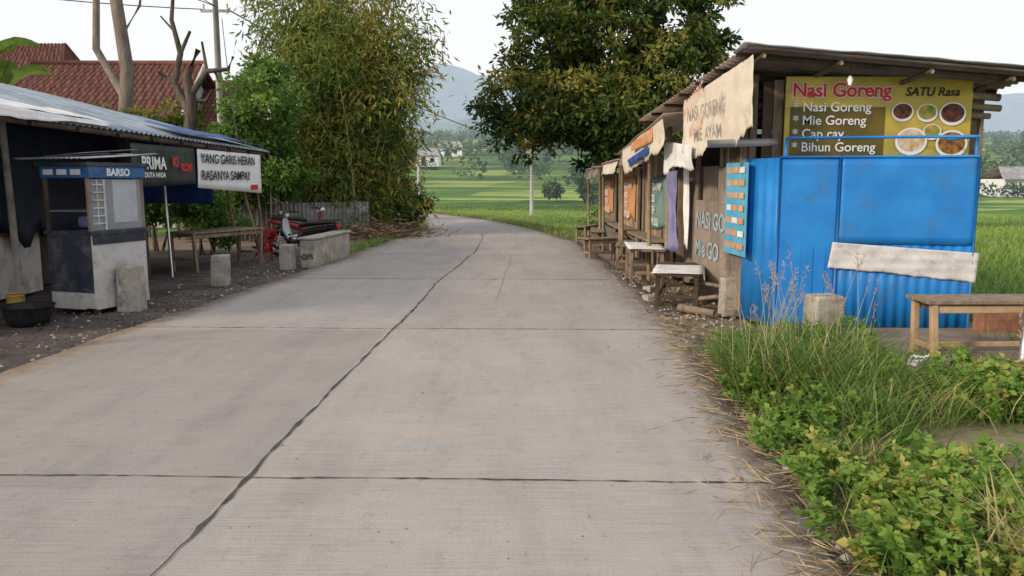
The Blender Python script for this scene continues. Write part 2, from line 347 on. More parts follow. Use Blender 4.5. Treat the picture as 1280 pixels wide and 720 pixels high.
g.box('red_mark',(-5.34,16.75,1.55),(.005,.35,.1),red,rz=-.07,bev=0)
# food cart
cy=math.radians(-17)
g=G('food_cart',(-5.58,10.78,0),cy,world=False)
dk=M('cart_dark_panel',(.02,.025,.04),(.05,.055,.07),3,.5,.1,dirt=((.25,.23,.2),4,.5))
wt=M('cart_white_panel',(.46,.45,.43),(.62,.61,.58),3,.6,.1,dirt=((.18,.15,.13),3,.95))
bl=M('cart_blue',(.02,.09,.22),(.03,.13,.3),3,.5,.05,dirt=((.2,.25,.3),4,.5))
g.box('cabinet',(0,0,.52),(.72,.95,.96),wt)
g.box('front_panel',(0,-.482,.62),(.70,.012,.74),dk,bev=.002); g.box('front_kick',(-.05,-.484,.13),(.5,.012,.2),wt,bev=.002)
g.box('side_lower',(.366,0,.11),(.012,.93,.16),wt,bev=.002)
g.box('side_upper_strip',(.367,0,.93),(.012,.93,.12),dk,bev=.002)
g.box('counter',(0,0,1.02),(.78,1.0,.05),dk)
for i,(x,y) in enumerate([(-.34,-.46),(.34,-.46),(-.34,.46),(.34,.46)]):
    g.box('post_%d'%i,(x,y,1.44),(.045,.045,.84),woodd if i==0 else rust)
g.box('sign_front',(0,-.49,1.80),(.76,.02,.15),bl); g.box('sign_side',(.39,0,1.80),(.02,.98,.15),bl)
g.text('sign_text','BARSO',(.403,-.2,1.755),.13,white,(PI/2,0,PI/2),.004)
for i in range(3): g.box('sign_mark_%d'%i,(-.24+i*.22,-.503,1.80),(.16,.004,.07),whitec,bev=0)
g.box('top_frame',(0,0,1.9),(.86,1.08,.05),dk)
g.sheet('canopy',(-.62,-.66,1.97),(.5,-.66,1.97),(.5,.66,2.06),(-.62,.66,2.06),zinc,amp=.008,waves=14,wob=.006)
g.sheet('canopy_ridge',(-.3,-.5,2.0),(.3,-.5,2.04),(.3,.5,2.12),(-.3,.5,2.08),zinc)
g.box('side_glass',(.35,.0,1.38),(.006,.88,.66),glass,bev=0); g.box('back_glass',(0,.46,1.38),(.66,.006,.66),glass,bev=0)
g.box('side_window_frame',(.362,-.22,1.38),(.02,.03,.66),wt); g.box('shelf',(0,0,1.3),(.66,.9,.015),glass,bev=0)
g.box('white_curtain',(.33,.17,1.42),(.01,.42,.56),whitec); g.box('rack',(.355,-.33,1.4),(.012,.02,.6),wt)
for i in range(6): g.box('louver_%d'%i,(.368,-.33,1.14+i*.1),(.012,.2,.02),wt,bev=.002)
g.box('cloth_inside',(-.1,.1,1.14),(.3,.4,.16),purple,bev=.05)
for i,(x,y) in enumerate([(-.3,-.4),(.3,-.4),(-.3,.4),(.3,.4)]): g.box('foot_%d'%i,(x,y,.0),(.07,.07,.1),woodd)
# basin
g=G('plastic_basin',(-5.85,9.55,-.04),0,False)
prof=[(.0,0),(.2,0),(.25,.1),(.28,.22),(.30,.235),(.30,.245),(.27,.235),(.235,.1),(.19,.02),(0,.02)]
V=[];F_=[];sg=28
for r_,z_ in prof:
    for k in range(sg): V.append((r_*math.cos(2*PI*k/sg),r_*math.sin(2*PI*k/sg),z_))
for j in range(len(prof)-1):
    for k in range(sg): F_.append((j*sg+k,j*sg+(k+1)%sg,(j+1)*sg+(k+1)%sg,(j+1)*sg+k))
g.add('bowl',V,F_,black,smooth=True)
g=G('yellow_bucket',(-6.25,9.95,-.03),0,False); g.tube('body',[(0,0,0),(0,0,.3)],[.08,.10],M('yellow_plastic',(.5,.36,.06),(.6,.45,.1),4,.5,0),14); g.tube('rim',[(0,0,.29),(0,0,.31)],[.108,.108],orange,14)
bark=M('bark',(.06,.05,.04),(.14,.115,.09),4,.95,.8,22,stretch=(3,3,.6)); barkl=M('pale_bark',(.15,.12,.10),(.26,.22,.18),4,.95,.6,20,stretch=(3,3,.6))
def cblock(x,y,w,d,h,rz=0,lean=0,name='concrete_block'):
    g=G(name,(x,y,-.05),rz,False)
    V=[];k=6
    for j in range(k+1):
        t=j/k; s_=1-.07*t
        for a,b in ((-1,-1),(1,-1),(1,1),(-1,1)): V.append((a*w/2*s_+lean*h*t+random.uniform(-.006,.006),b*d/2*s_+random.uniform(-.006,.006),h*t+random.uniform(-.004,.004)))
    F_=[(0,3,2,1),(4*k,4*k+1,4*k+2,4*k+3)]+[(4*j+q,4*j+(q+1)%4,4*j+4+(q+1)%4,4*j+4+q) for j in range(k) for q in range(4)]
    o=g.add('block',V,F_,conc); b=o.modifiers.new('b','BEVEL'); b.width=.022; b.segments=2; b.limit_method='ANGLE'
    return g
cblock(-5.10,10.62,.30,.28,.62,.1); cblock(-4.85,13.2,.28,.26,.52,.1,.04); cblock(-4.40,15.6,.25,.27,.5,-.1)
g=G('low_concrete_wall',(-3.93,16.9,-.05),-.1,False); g.box('wall',(0,0,.29),(.32,2.3,.58),conc,bev=.04); 
g.box('cap',(0,0,.60),(.38,2.36,.04),conc,bev=.015)
g.text('painted_mark','@FS',(-.13,-1.153,.2),.13,ink,(PI/2,0,0),.003)
def bench(name,x,y,rz,L,W,h,mat,topmat=None,slats=3,th=.035,leg=.06):
    g=G(name,(x,y,-.06),rz,False)
    for i in range(slats):
        w=W/slats; g.box('top_slat_%d'%i,(random.uniform(-.02,.02),-W/2+w*(i+.5),h-th/2+random.uniform(0,.006)),(L,w-.008,th),topmat or mat,bev=.004)
    for i,(a,b) in enumerate([(-1,-1),(1,-1),(-1,1),(1,1)]):
        g.box('leg_%d'%i,(a*(L/2-.09),b*(W/2-.05),(h-th)/2),(leg,leg,h-th),mat,ry=a*.05+random.uniform(-.03,.03))
    for i,a in enumerate((-1,1)): g.box('rail_%d'%i,(a*(L/2-.09),0,h*.35),(leg*.6,W-.1,.05),mat)
    g.box('stretcher_f',(0,-(W/2-.05),h-th-.05),(L-.2,.03,.07),mat); g.box('stretcher_b',(0,W/2-.05,h-th-.05),(L-.2,.03,.07),mat)
    g.box('stretcher_low',(0,(W/2-.05),h*.3),(L-.2,.03,.05),mat)
    return g
bench('wooden_table',-5.85,15.9,math.radians(64),1.9,.7,.78,woodg)
bench('wooden_bench',4.95,7.35,math.radians(1),2.4,.44,.68,woodl,woodg)
g=bench('low_table',2.42,11.5,math.radians(76),1.6,.62,.5,woodd,woodd)
g.sheet('cloth',(-.82,-.34,.515),(.3,-.34,.515),(.3,.34,.515),(-.82,.34,.515),whitec,wob=.004,nu=20,nv=10)
g.sheet('cloth_drop',(-.8,-.345,.51),(.25,-.345,.51),(.25,-.36,.32),(-.8,-.36,.38),whitec,wob=.008,nu=20,nv=5,rag=.2)
g=bench('low_table',2.30,13.9,math.radians(85),1.5,.6,.62,woodg,woodg)
g.sheet('cloth',(-.78,-.31,.635),(.7,-.31,.635),(.7,.31,.635),(-.78,.31,.635),whitec,wob=.004,nu=20,nv=8)
for x,y,a,L in [(2.3,16.2,80,1.4),(2.0,17.6,20,.9),(2.45,18.6,85,1.6),(2.2,20.6,84,1.6),(2.15,22.4,60,1.2)]:
    bench('wooden_bench',x,y,math.radians(a),L,.36,.5,woodg)
g=G('fallen_log',(2.65,10.7,0),0,True)
for i,(a,b,r_) in enumerate([((2.3,11.0,.03),(2.95,10.3,.22),.035),((2.25,10.6,.0),(2.6,10.1,.0),.06),((2.5,11.1,.3),(2.9,10.2,.3),.03)]): g.tube('log_%d'%i,[a,b],[r_,r_*.8],woodg)
cblock(2.82,10.25,.25,.22,.5,.1); cblock(1.98,11.3,.2,.2,.12,.3); cblock(2.15,12.4,.16,.16,.1,.7)
cblock(3.1,7.85,.32,.28,.62,.15,0,'concrete_post')
g=G('metal_post',(4.5,6.9,0),0,False); g.tube('pole',[(0,0,-.1),(0.01,0,1.0)],.035,chrome); g.tube('foot',[(0,0,-.1),(0,0,.03)],.06,conc)
# ---------------------------------------------------------------- motorcycles
mred=M('red_paint',(.22,.02,.02),(.28,.03,.03),3,.3,0,spec=.5); mblk=M('black_paint',(.02,.02,.025),(.035,.035,.04),3,.25,0,spec=.5); msil=M('silver_paint',(.38,.39,.41),(.46,.47,.49),3,.3,0,spec=.5)
def moto(x,y,rot,paint,paint2):
    g=G('motorcycle',(x,y,-.05),math.radians(rot),False)
    def ring(name,c,R,r_,mat):
        V=[];F_=[];a=28;b=8
        for i in range(a):
            for j in range(b):
                A=2*PI*i/a;B=2*PI*j/b; V.append((c[0]+(R+r_*math.cos(B))*math.cos(A),c[1]+r_*math.sin(B),c[2]+(R+r_*math.cos(B))*math.sin(A)))
        for i in range(a):
            for j in range(b): F_.append((i*b+j,((i+1)%a)*b+j,((i+1)%a)*b+(j+1)%b,i*b+(j+1)%b))
        g.add(name,V,F_,mat,smooth=True)
    for nm,x in (('rear',-.62),('front',.62)):
        ring(nm+'_tyre',(x,0,.29),.25,.045,black); ring(nm+'_rim',(x,0,.29),.20,.014,chrome); g.tube(nm+'_hub',[(x,-.06,.29),(x,.06,.29)],.05,chrome,12)
        for k in range(8): g.tube(nm+'_spoke_%d'%k,[(x,0,.29),(x+.2*math.cos(k*PI/4),0,.29+.2*math.sin(k*PI/4))],.008,chrome,4)
    def loft(name,secs,mat):
        V=[];F_=[];k=10
        for x,z,w,h in secs:
            for j in range(k): a=2*PI*j/k; V.append((x,w*math.cos(a),z+h*math.sin(a)))
        for i in range(len(secs)-1):
            for j in range(k): F_.append((i*k+j,i*k+(j+1)%k,(i+1)*k+(j+1)%k,(i+1)*k+j))
        F_+= [tuple(range(k)),tuple(range((len(secs)-1)*k,len(secs)*k))]
        g.add(name,V,F_,mat,smooth=True)
    loft('body',[(-.85,.72,.04,.05),(-.6,.66,.11,.08),(-.3,.60,.13,.10),(-.05,.52,.12,.11),(.12,.42,.10,.10)],paint)
    loft('seat',[(-.82,.80,.06,.03),(-.5,.79,.13,.05),(-.15,.76,.12,.06),(.08,.71,.07,.05)],black)
    loft('floor',[(.05,.36,.12,.05),(.25,.34,.13,.04),(.4,.4,.12,.05)],black)
    loft('leg_shield',[(.33,.40,.12,.06),(.42,.6,.17,.12),(.44,.78,.14,.10),(.46,.92,.08,.05)],paint2)
    loft('front_fender',[(.34,.5,.05,.03),(.52,.6,.07,.03),(.74,.58,.07,.03),(.9,.46,.05,.02)],paint)
    loft('headlight',[(.4,.98,.10,.07),(.5,.98,.10,.08),(.56,.97,.07,.06)],chrome)
    loft('engine',[(-.35,.32,.10,.08),(-.1,.32,.13,.10),(.1,.3,.08,.07)],chrome)
    g.tube('fork_l',[(.62,.07,.29),(.44,.09,.92)],.02,chrome); g.tube('fork_r',[(.62,-.07,.29),(.44,-.09,.92)],.02,chrome)
    g.tube('handlebar',[(.3,-.34,1.02),(.42,-.12,1.03),(.42,.12,1.03),(.3,.34,1.02)],.018,black)
    for s_ in(-1,1):
        g.tube('mirror_stem_%d'%s_,[(.36,.25*s_,1.03),(.38,.3*s_,1.2)],.01,black,5); g.box('mirror_%d'%s_,(.38,.3*s_,1.23),(.02,.12,.08),black)
    g.tube('exhaust',[(-.1,-.14,.25),(-.5,-.17,.27),(-.85,-.18,.36)],[.03,.04,.045],chrome); g.tube('tail_rack',[(-.5,.1,.85),(-.95,.06,.86),(-.95,-.06,.86),(-.5,-.1,.85)],.012,black,6)
    g.box('tail_light',(-.88,0,.74),(.04,.12,.06),red)
    g.tube('kickstand',[(-.1,.1,.25),(-.15,.25,0)],.012,chrome,5)
moto(-4.75,18.2,165,mblk,msil); moto(-5.35,20.6,30,mred,mred)
# ---------------------------------------------------------------- corrugated fence left
g=G('corrugated_metal_fence',(-6,24,0))
g.sheet('panel',(-8.2,23.2,1.0),(-4.4,24.6,1.05),(-4.4,24.6,-.05),(-8.2,23.2,-.05),zinc,amp=.025,waves=34,nv=3,wob=.01)
for i in range(5): g.tube('post_%d'%i,[(-8.2+i*.95,23.25+i*.35,-.1),(-8.2+i*.95,23.25+i*.35,1.15)],.04,woodg)
# ---------------------------------------------------------------- houses
tile=M('clay_tile',(.115,.048,.036),(.20,.09,.066),5,.9,.6,30,dirt=((.05,.04,.035),2.5,.95))
g=G('tile_roof_house',(-15,31,0))
g.box('walls',(-15.6,32.0,1.9),(6.4,5,3.9),stone,bev=0)
g.sheet('roof_front',(-19.6,28.8,3.9),(-11.7,28.8,3.9),(-12.0,32,6.15),(-18.6,32,6.15),tile,amp=.03,waves=34,nv=26,smooth=False,thick=.04,steps=1)
g.sheet('roof_rear',(-18.6,32,6.15),(-12.0,32,6.15),(-11.7,35.2,3.9),(-19.6,35.2,3.9),tile,amp=.035,waves=34,nv=6,thick=.04)
g.tube('ridge',[(-18.7,32,6.2),(-11.95,32,6.2)],.1,tile); g.tube('gable_trim',[(-11.95,32,6.15),(-11.65,28.75,3.9)],.07,stone)
g.add('gable_wall',[(-12.35,29.3,3.8),(-12.35,34.7,3.8),(-12.35,32,5.9)],[(0,1,2)],stone)
g.box('window',(-14,29.49,2.5),(1.2,.05,1.2),navy)
g=G('tile_roof_house',(-22,34,0))
g.box('walls',(-22,36,2.4),(6,5,4.8),stone,bev=0)
g.sheet('roof_front',(-25.5,33,4.6),(-18.3,33,4.6),(-19.5,36,7.6),(-24,36,7.6),tile,amp=.03,waves=30,nv=30,smooth=False,thick=.04,steps=1)
g.sheet('roof_side',(-18.3,33,4.6),(-18.3,39,4.6),(-19.5,36.1,7.6),(-19.5,36,7.6),tile,amp=.03,waves=24,nv=10,smooth=False,thick=.04)
g.box('window',(-21,33.49,2.5),(1.2,.05,1.2),navy)
g=G('tile_roof_house',(-11,32,0))
g.box('walls',(-11.0,33.5,1.8),(2.4,3.6,3.7),stone,bev=0)
g.sheet('roof_front',(-12.6,31.2,3.7),(-9.4,31.2,3.7),(-9.7,33.4,5.7),(-12.3,33.4,5.7),tile,amp=.03,waves=15,nv=22,smooth=False,thick=.04,steps=1)
g.sheet('roof_rear',(-12.3,33.4,5.7),(-9.7,33.4,5.7),(-9.4,35.6,3.7),(-12.6,35.6,3.7),tile,amp=.035,waves=15,nv=5,thick=.04)
g.tube('trim',[(-9.68,33.4,5.7),(-9.35,31.2,3.7)],.08,stone); g.box('door',(-11,31.69,1.1),(.9,.05,2.0),woodd)
# ---------------------------------------------------------------- poles and wires
pole=M('pole_concrete',(.36,.36,.35),(.46,.46,.45),3,.8,.1)
def upole(x,y,z0,z1,r_,nm='utility_pole'):
    g=G(nm,(x,y,z0)); g.tube('pole',[(x,y,z0),(x,y,z1)],[r_,r_*.65],pole,12)
    g.box('crossarm',(x,y,z1-.35),(1.0,.08,.09),pole)
    for i in(-1,0,1): g.tube('insulator_%d'%i,[(x+i*.4,y,z1-.3),(x+i*.4,y,z1-.12)],[.04,.025],stone,6)
    return g
upole(-10.0,28,0,7.7,.14)
upole(1.45,60,-1.7,4.4,.14)
g=G('overhead_wires',(0,30,8))
def wire(i,a,b,sag,r_=.016):
    a=Vector(a);b=Vector(b); pts=[a.lerp(b,t/20)-Vector((0,0,sag*4*(t/20)*(1-t/20))) for t in range(21)]
    g.tube('wire_%d'%i,pts,r_,black,4)
wire(0,(-10.0,28,7.5),(-8.2,6,8.2),.5); wire(1,(-9.6,28,7.4),(1.4,60,4.2),.6,.025); wire(2,(-10.4,28,7.4),(-26,20,8.5),.5); wire(3,(-10.0,28,7.5),(-15,10,9.5),.4); wire(4,(1.45,60,4.2),(60,80,6),1.5,.02); wire(5,(-9.8,28,7.1),(-5.4,16,2.5),.3,.012)
g=G('street_lamp',(-8.1,70,-1.2)); g.tube('pole',[(-8.1,70,-1.3),(-8.1,70,5.0),(-8.5,70,5.3),(-9.6,70,5.4)],[.14,.10,.08,.07],pole); g.box('lamp_head',(-9.9,70,5.4),(.8,.3,.14),pole)
# ---------------------------------------------------------------- RIGHT : blue stall
g=G('blue_metal_stall',(4,9.4,0))
P1,P2,P3,P4=(2.84,9.85),(3.05,9.2),(5.08,8.8),(5.3,10.0)
g.prism('body',[(2.88,9.85),(3.08,9.24),(5.05,8.84),(5.27,10.0)],.02,1.93,blued)
g.sheet('side_panel',(*P1,1.95),(*P2,1.95),(*P2,.0),(*P1,.0),blue,amp=.010,waves=4,nv=2,thick=.004)
def on(t,z,off=0):
    return (P2[0]+(P3[0]-P2[0])*t+off*-.195,P2[1]+(P3[1]-P2[1])*t-off*.98,z)
g.sheet('front_left_panel',on(0,1.95),on(.31,1.95),on(.31,.02),on(0,.02),blue,nu=20,nv=20,wob=.005,thick=.004)
for i in range(4): g.box('panel_rib_%d'%i,on(.06+i*.065,.5,.006),(.012,.012,.9),blue,rz=-.196,bev=.004)
g.sheet('front_upper_panel',on(.315,1.95,.005),on(1,1.95,.005),on(1,.98,.005),on(.315,.98,.005),blue,nu=24,nv=10,wob=.006,thick=.004)
g.sheet('front_lower_panel',on(.315,.975),on(1,.975),on(1,.02),on(.315,.02),blue,amp=.009,waves=13,nv=2,thick=.004)
for i,t in enumerate((0,.313,1)): g.tube('upright_%d'%i,[on(t,.0,.012),on(t,1.97,.012)],.014,blued,6)
g.tube('top_bar',[on(0,1.955,.012),on(1,1.955,.012)],.016,blue,6)
g.tube('rail',[on(.03,2.17,-.05),on(1,2.17,-.05)],.018,blue,6); g.tube('rail_l',[on(.03,1.95,-.05),on(.03,2.17,-.05)],.018,blue,6); g.tube('rail_r',[on(.99,1.95,-.05),on(.99,2.17,-.05)],.018,blue,6)
g.tube('rail_side',[on(.99,2.17,-.05),(5.2,10,2.17)],.018,blue,6)
brd=M('dusty_white_cloth',(.52,.51,.51),(.64,.63,.63),4,.8,.3,30,dirt=((.32,.30,.29),7,.85),stretch=(1,1,2))
g.sheet('white_cloth_strip',on(.29,1.0,.03),on(1.03,.9,.03),on(1.02,.58,.03),on(.27,.71,.03),brd,nu=50,nv=14,wob=.006,thick=.002,rag=.02,fold=.0035)
g.box('base_beam',(4.1,8.99,.0),(2.1,.12,.08),woodd,rz=-.196)
# sign
g=G('menu_signboard',(4.3,9.7,2.4))
m,n,l,p=nt('sign_print'); q=n.new('ShaderNodeNewGeometry'); P=q.outputs['Position']
a,_=noise(n,l,P,1.3,3,.5,.4,.6); b,_=noise(n,l,P,3,3,.5,.42,.6,stretch=(1,1,2.5))
c=mixc(n,l,b,mixc(n,l,a,(.62,.47,.05),(.36,.29,.05)),(.52,.39,.05)); l.new(c,p.inputs['Base Color']); p.inputs['Roughness'].default_value=.45
SX0,SX1,SY=3.22,5.42,9.62
g.box('board',((SX0+SX1)/2,SY+.02,2.41),(SX1-SX0,.03,.98),m,bev=.003)
drk=M('sign_dark',(.07,.06,.015),(.16,.12,.02),2,.5,0)
g.box('dark_band',(3.84,SY+.002,2.24),(1.12,.004,.62),drk,bev=0)
fr=(PI/2,0,0); yt=SY-.005
g.text('title_outline','Nasi Goreng',(3.29,yt,2.67),.225,white,fr,.014,sx=1.0)
g.text('title','Nasi Goreng',(3.29,yt-.006,2.67),.225,red,fr,.005,sx=1.0)
g.text('title_2','SATU Rasa',(4.62,yt,2.68),.14,ink,fr,.002,sx=1.0,shear=.2)
for i,t in enumerate(['* Nasi Goreng','* Mie Goreng','* Cap cay','* Bihun Goreng']):
    g.text('item_%d'%i,t,(3.31,yt-.006,2.50-i*.155),.15,white,fr,.0015,sx=1.04)
def disc(nm,x,z,r_,mat,dy=0,sq=1):
    k=22; g.add(nm,[(x,yt-.002-dy,z)]+[(x+r_*math.cos(2*PI*i/k),yt-.002-dy,z+sq*r_*math.sin(2*PI*i/k)) for i in range(k)],[(0,1+(i+1)%k,1+i)[::-1] for i in range(k)],mat)
food=[M('noodle_print',(.45,.2,.04),(.1,.05,.02),18,.6,0),M('salad_print',(.1,.25,.03),(.55,.3,.08),14,.6,0),M('meat_print',(.2,.06,.03),(.03,.02,.01),16,.6,0),M('rice_print',(.7,.62,.5),(.5,.3,.1),14,.6,0)]
for i,(x,z,r_,k) in enumerate([(4.60,2.49,.13,2),(4.89,2.48,.125,1),(5.19,2.47,.16,2),(4.72,2.15,.19,3),(5.2,2.12,.19,0),(4.96,2.26,.11,1)]):
    disc('plate_%d'%i,x,z,r_,white,.0012*i,.85); disc('food_%d'%i,x,z+.01,r_*.86,food[k],.0012*i+.0006,.8)
# ---------------------------------------------------------------- wooden shop
g=G('wooden_shop',(4.2,11.5,0))
A=(2.58,8.95,3.14);B=(5.85,8.95,2.86);C=(6.0,13.6,2.5);D=(2.10,13.5,2.66)
g.sheet('roof',A,D,C,B,rust,amp=.02,waves=34,nv=10,thick=.012)
g.sheet('roof_front_lip',(2.5,8.9,3.175),(5.95,8.9,2.9),(5.95,9.3,2.88),(2.5,9.3,3.15),zinc,nu=60,nv=2,thick=.012,wob=.010,fold=.003)
for i in range(7):
    t=i/6; g.tube('purlin_%d'%i,[(2.5-.4*t,9.2+4.2*t,3.08-.44*t),(5.85,9.2+4.2*t,2.81-.35*t)],.025,woodd,6)
for i,x in enumerate((2.75,3.6,4.6,5.5)): g.tube('rafter_%d'%i,[(x,9.0,3.06-.09*(x-2.6)),(x-.2,13.5,2.6-.05*(x-2.6))],.03,woodg if i else bamb,6)
g.tube('bamboo_end',[(5.0,9.7,2.72),(5.75,9.65,2.66)],.045,woodg); g.tube('bamboo_end_2',[(5.2,9.72,2.58),(5.8,9.7,2.54)],.04,bamb)
g.tube('bamboo_end_3',[(5.3,9.72,2.46),(5.68,9.7,2.45)],.035,woodg)
def planks(nm,x0,y0,x1,y1,z0,z1,mats,w=.16):
    L=math.hypot(x1-x0,y1-y0); n_=max(1,int(L/w)); a=math.atan2(y1-y0,x1-x0)
    for i in range(n_):
        t=(i+.5)/n_; h=z1-z0+random.uniform(-.03,.03)
        g.box('%s_%d'%(nm,i),(x0+(x1-x0)*t,y0+(y1-y0)*t,z0+h/2),(L/n_-.008,.022+random.uniform(0,.01),h),random.choice(mats),rz=a,bev=.003)
planks('gable_plank',3.0,9.78,5.6,9.78,1.9,2.85,[woodg,woodd,woodg],.12)
planks('side_plank',2.93,9.9,2.86,11.1,1.3,2.7,[woodd,woodg],.13)
g.box('ply_wall',(2.86,11.1,.72),(.03,2.5,1.36),ply,rz=.03); g.box('ply_wall_upper',(2.95,12.6,.95),(.03,1.9,1.9),ply,rz=.03)
g.box('ply_patch',(2.86,10.6,1.62),(.02,1.0,.5),ply,rz=.03)
g.box('right_wall',(5.6,11.6,1.2),(.04,3.8,2.5),woodg); g.box('back_wall',(4.3,13.45,1.2),(2.6,.04,2.5),woodd)
g.box('inner_wall',(3.9,9.95,1.0),(1.8,.03,1.9),woodd)
for i,(x,y,h) in enumerate([(2.93,9.86,2.95),(2.90,11.0,2.85),(2.86,12.4,2.75),(2.6,13.4,2.65),(5.62,9.8,2.75),(5.6,13.4,2.5)]): g.tube('post_%d'%i,[(x,y,-.1),(x,y,h)],[.045,.04],bamb if i%2 else woodg)
pw=M('chalk_paint',(.36,.44,.48),(.26,.31,.34),9,.9,0)
rr=(PI/2,0,-PI/2+.03)
g.text('paint_1','NASI GO',(2.80,12.2,1.0),.34,pw,rr,.008,sx=1.1); g.text('paint_2','Mie GO',(2.80,12.2,.58),.34,pw,rr,.008,sx=1.1)
g.tube('grey_gutter',[(2.3,9.55,2.12),(3.1,9.5,2.14)],.045,zinc,8); 
g.tube('bulb_cord',[(3.75,9.1,2.95),(3.75,9.1,2.84)],.006,black,4); g.tube('bulb',[(3.75,9.1,2.84),(3.75,9.1,2.8),(3.75,9.1,2.74)],[.015,.035,.015],white,8)
g=G('blue_menu_board',(2.8,10,1.3)); lb=M('light_blue_board',(.07,.32,.5),(.12,.4,.58),3,.6,.05)
g.box('board',(2.79,10.02,1.34),(.02,.86,1.14),lb,rz=.03)
for i in range(7):
    for j in range(3): g.box('row_%d_%d'%(i,j),(2.775,9.74+j*.27,1.82-i*.155),(.006,.22*random.uniform(.75,1),.07),orange if (i+j)%5 else whitec,rz=.03,bev=0)
fp=M('faded_print',(.58,.34,.21),(.66,.52,.42),9,.9,0)
g=G('torn_banner',(2.6,10,2.5))
g.sheet('cloth',(2.62,8.95,3.05),(2.42,11.5,2.80),(2.42,11.5,1.98),(2.66,9.0,2.22),cream,nu=60,nv=18,wob=.010,rag=.06,thick=.003,fold=.004)
rb=(PI/2,-.09,-PI/2-.08)
g.text('print_1','NASI GORENG',(2.37,11.3,2.53),.26,fp,rb,.004,sx=1.0); g.text('print_2','MIE AYAM',(2.40,11.0,2.25),.24,fp,rb,.004,sx=1.1)
g.sheet('cloth_lower',(2.42,10.9,2.15),(2.36,12.6,2.30),(2.36,12.6,1.80),(2.42,10.9,1.88),whitec,nu=30,nv=10,wob=.02,rag=.1,thick=.003)
g=G('striped_tarp',(2.3,13.5,2.2))
g.sheet('cloth',(2.2,11.9,2.60),(2.12,15.6,2.28),(2.18,15.6,1.85),(2.24,11.9,2.12),cream,nu=44,nv=10,wob=.025,rag=.07,thick=.003)
g.sheet('orange_band',(2.17,12.6,2.50),(2.11,14.4,2.34),(2.13,14.4,2.18),(2.19,12.6,2.30),orange,nu=24,nv=4,wob=.01,rag=.08,thick=.003)
g.sheet('blue_band',(2.16,12.9,2.24),(2.12,14.9,2.06),(2.15,14.9,1.94),(2.18,12.9,2.12),bluec,nu=24,nv=4,wob=.01,rag=.08,thick=.003)
g.sheet('top',(2.15,11.6,2.64),(2.1,16.3,2.2),(2.8,16.3,2.33),(2.9,11.6,2.75),cream,nu=30,nv=8,wob=.03,thick=.003)
g=G('hanging_cloth',(2.6,13,1.2))
g.sheet('purple',(2.62,12.75,1.85),(2.58,13.5,1.83),(2.62,13.45,.5),(2.66,12.8,.55),purple,nu=30,nv=12,wob=.03,thick=.004,fold=.006)
g.sheet('white',(2.70,12.35,2.0),(2.68,12.65,1.98),(2.70,12.6,.75),(2.72,12.4,.7),whitec,nu=20,nv=12,wob=.02,rag=.05,thick=.004)
teal=M('faded_teal',(.12,.22,.22),(.2,.30,.29),3,.8,.1,dirt=((.25,.2,.15),4,.8))
def mstall(y0,y1,x,zr,seed,wallm,post):
    global g
    random.seed(seed)
    g=G('market_stall',(x+1.2,(y0+y1)/2,0))
    g.sheet('roof',(x-.55,y0-.1,zr),(x-.5,y1+.05,zr-.03),(x+2.9,y1+.05,zr+.15),(x+2.9,y0-.1,zr+.18),rust,amp=.018,waves=int((y1-y0)*7),nv=6,wob=.012,thick=.01)
    g.sheet('awning',(x-.5,y0,zr-.02),(x-.45,y1,zr-.05),(x-.5,y1,zr-.28),(x-.58,y0,zr-.3),[cream,rust,woodg][seed%3],nu=24,nv=6,wob=.02,rag=.1,thick=.003)
    planks('plank',x,y0+.1,x-.02,y1-.1,0,zr-.15,wallm,.2)
    for i,y in enumerate((y0,y1)):
        g.tube('post_%d'%i,[(x-.42,y,-.1),(x-.45,y,zr)],.035,bamb); g.tube('back_post_%d'%i,[(x+2.6,y,-.8),(x+2.6,y,zr+.1)],.05,woodg)
    g.box('end_wall',(x+1.3,y0+.05,zr/2-.05),(2.5,.03,zr-.15),woodg); g.box('far_wall',(x+1.3,y1-.05,zr/2-.05),(2.5,.03,zr-.15),woodg)
    g.box('rear_wall',(x+2.6,(y0+y1)/2,zr/2-.2),(.03,y1-y0,zr+.2),woodg)
    g.sheet('poster',(x-.04,(y0+y1)/2+.8,1.75),(x-.04,(y0+y1)/2-1.1,1.75),(x-.04,(y0+y1)/2-1.1,.8),(x-.04,(y0+y1)/2+.8,.8),post,nu=20,nv=8,wob=.008,rag=.04,thick=.003)
    for i in range(4): g.text('poster_line_%d'%i,['SOTO AYAM','BAKSO','ES TEH','KOPI SUSU'][i],(x-.07,(y0+y1)/2+.6-.1*random.random(),1.5-i*.22),.2,whitec,(PI/2,0,-PI/2),.004,sx=1.1)
    g.box('counter',(x-.2,(y0+y1)/2,.62),(.35,(y1-y0)*.8,.04),woodg)
mstall(13.7,17.1,2.78,2.28,5,[woodg,woodd,woodl],teal)
mstall(17.2,20.4,2.75,2.12,6,[woodl,woodg],orange)
mstall(20.5,23.6,2.68,2.02,7,[woodg,teal],orange)
g=G('brick_platform',(5,7.8,0)); brick=M('old_brick',(.22,.10,.06),(.33,.17,.11),8,.95,.6)
g.box('slab',(4.85,7.85,.0),(2.7,1.8,.14),M('platform_concrete',(.15,.11,.085),(.25,.20,.16),3,.95,.5)); g.box('brick_edge',(5.5,8.55,.2),(.9,.2,.34),brick); 
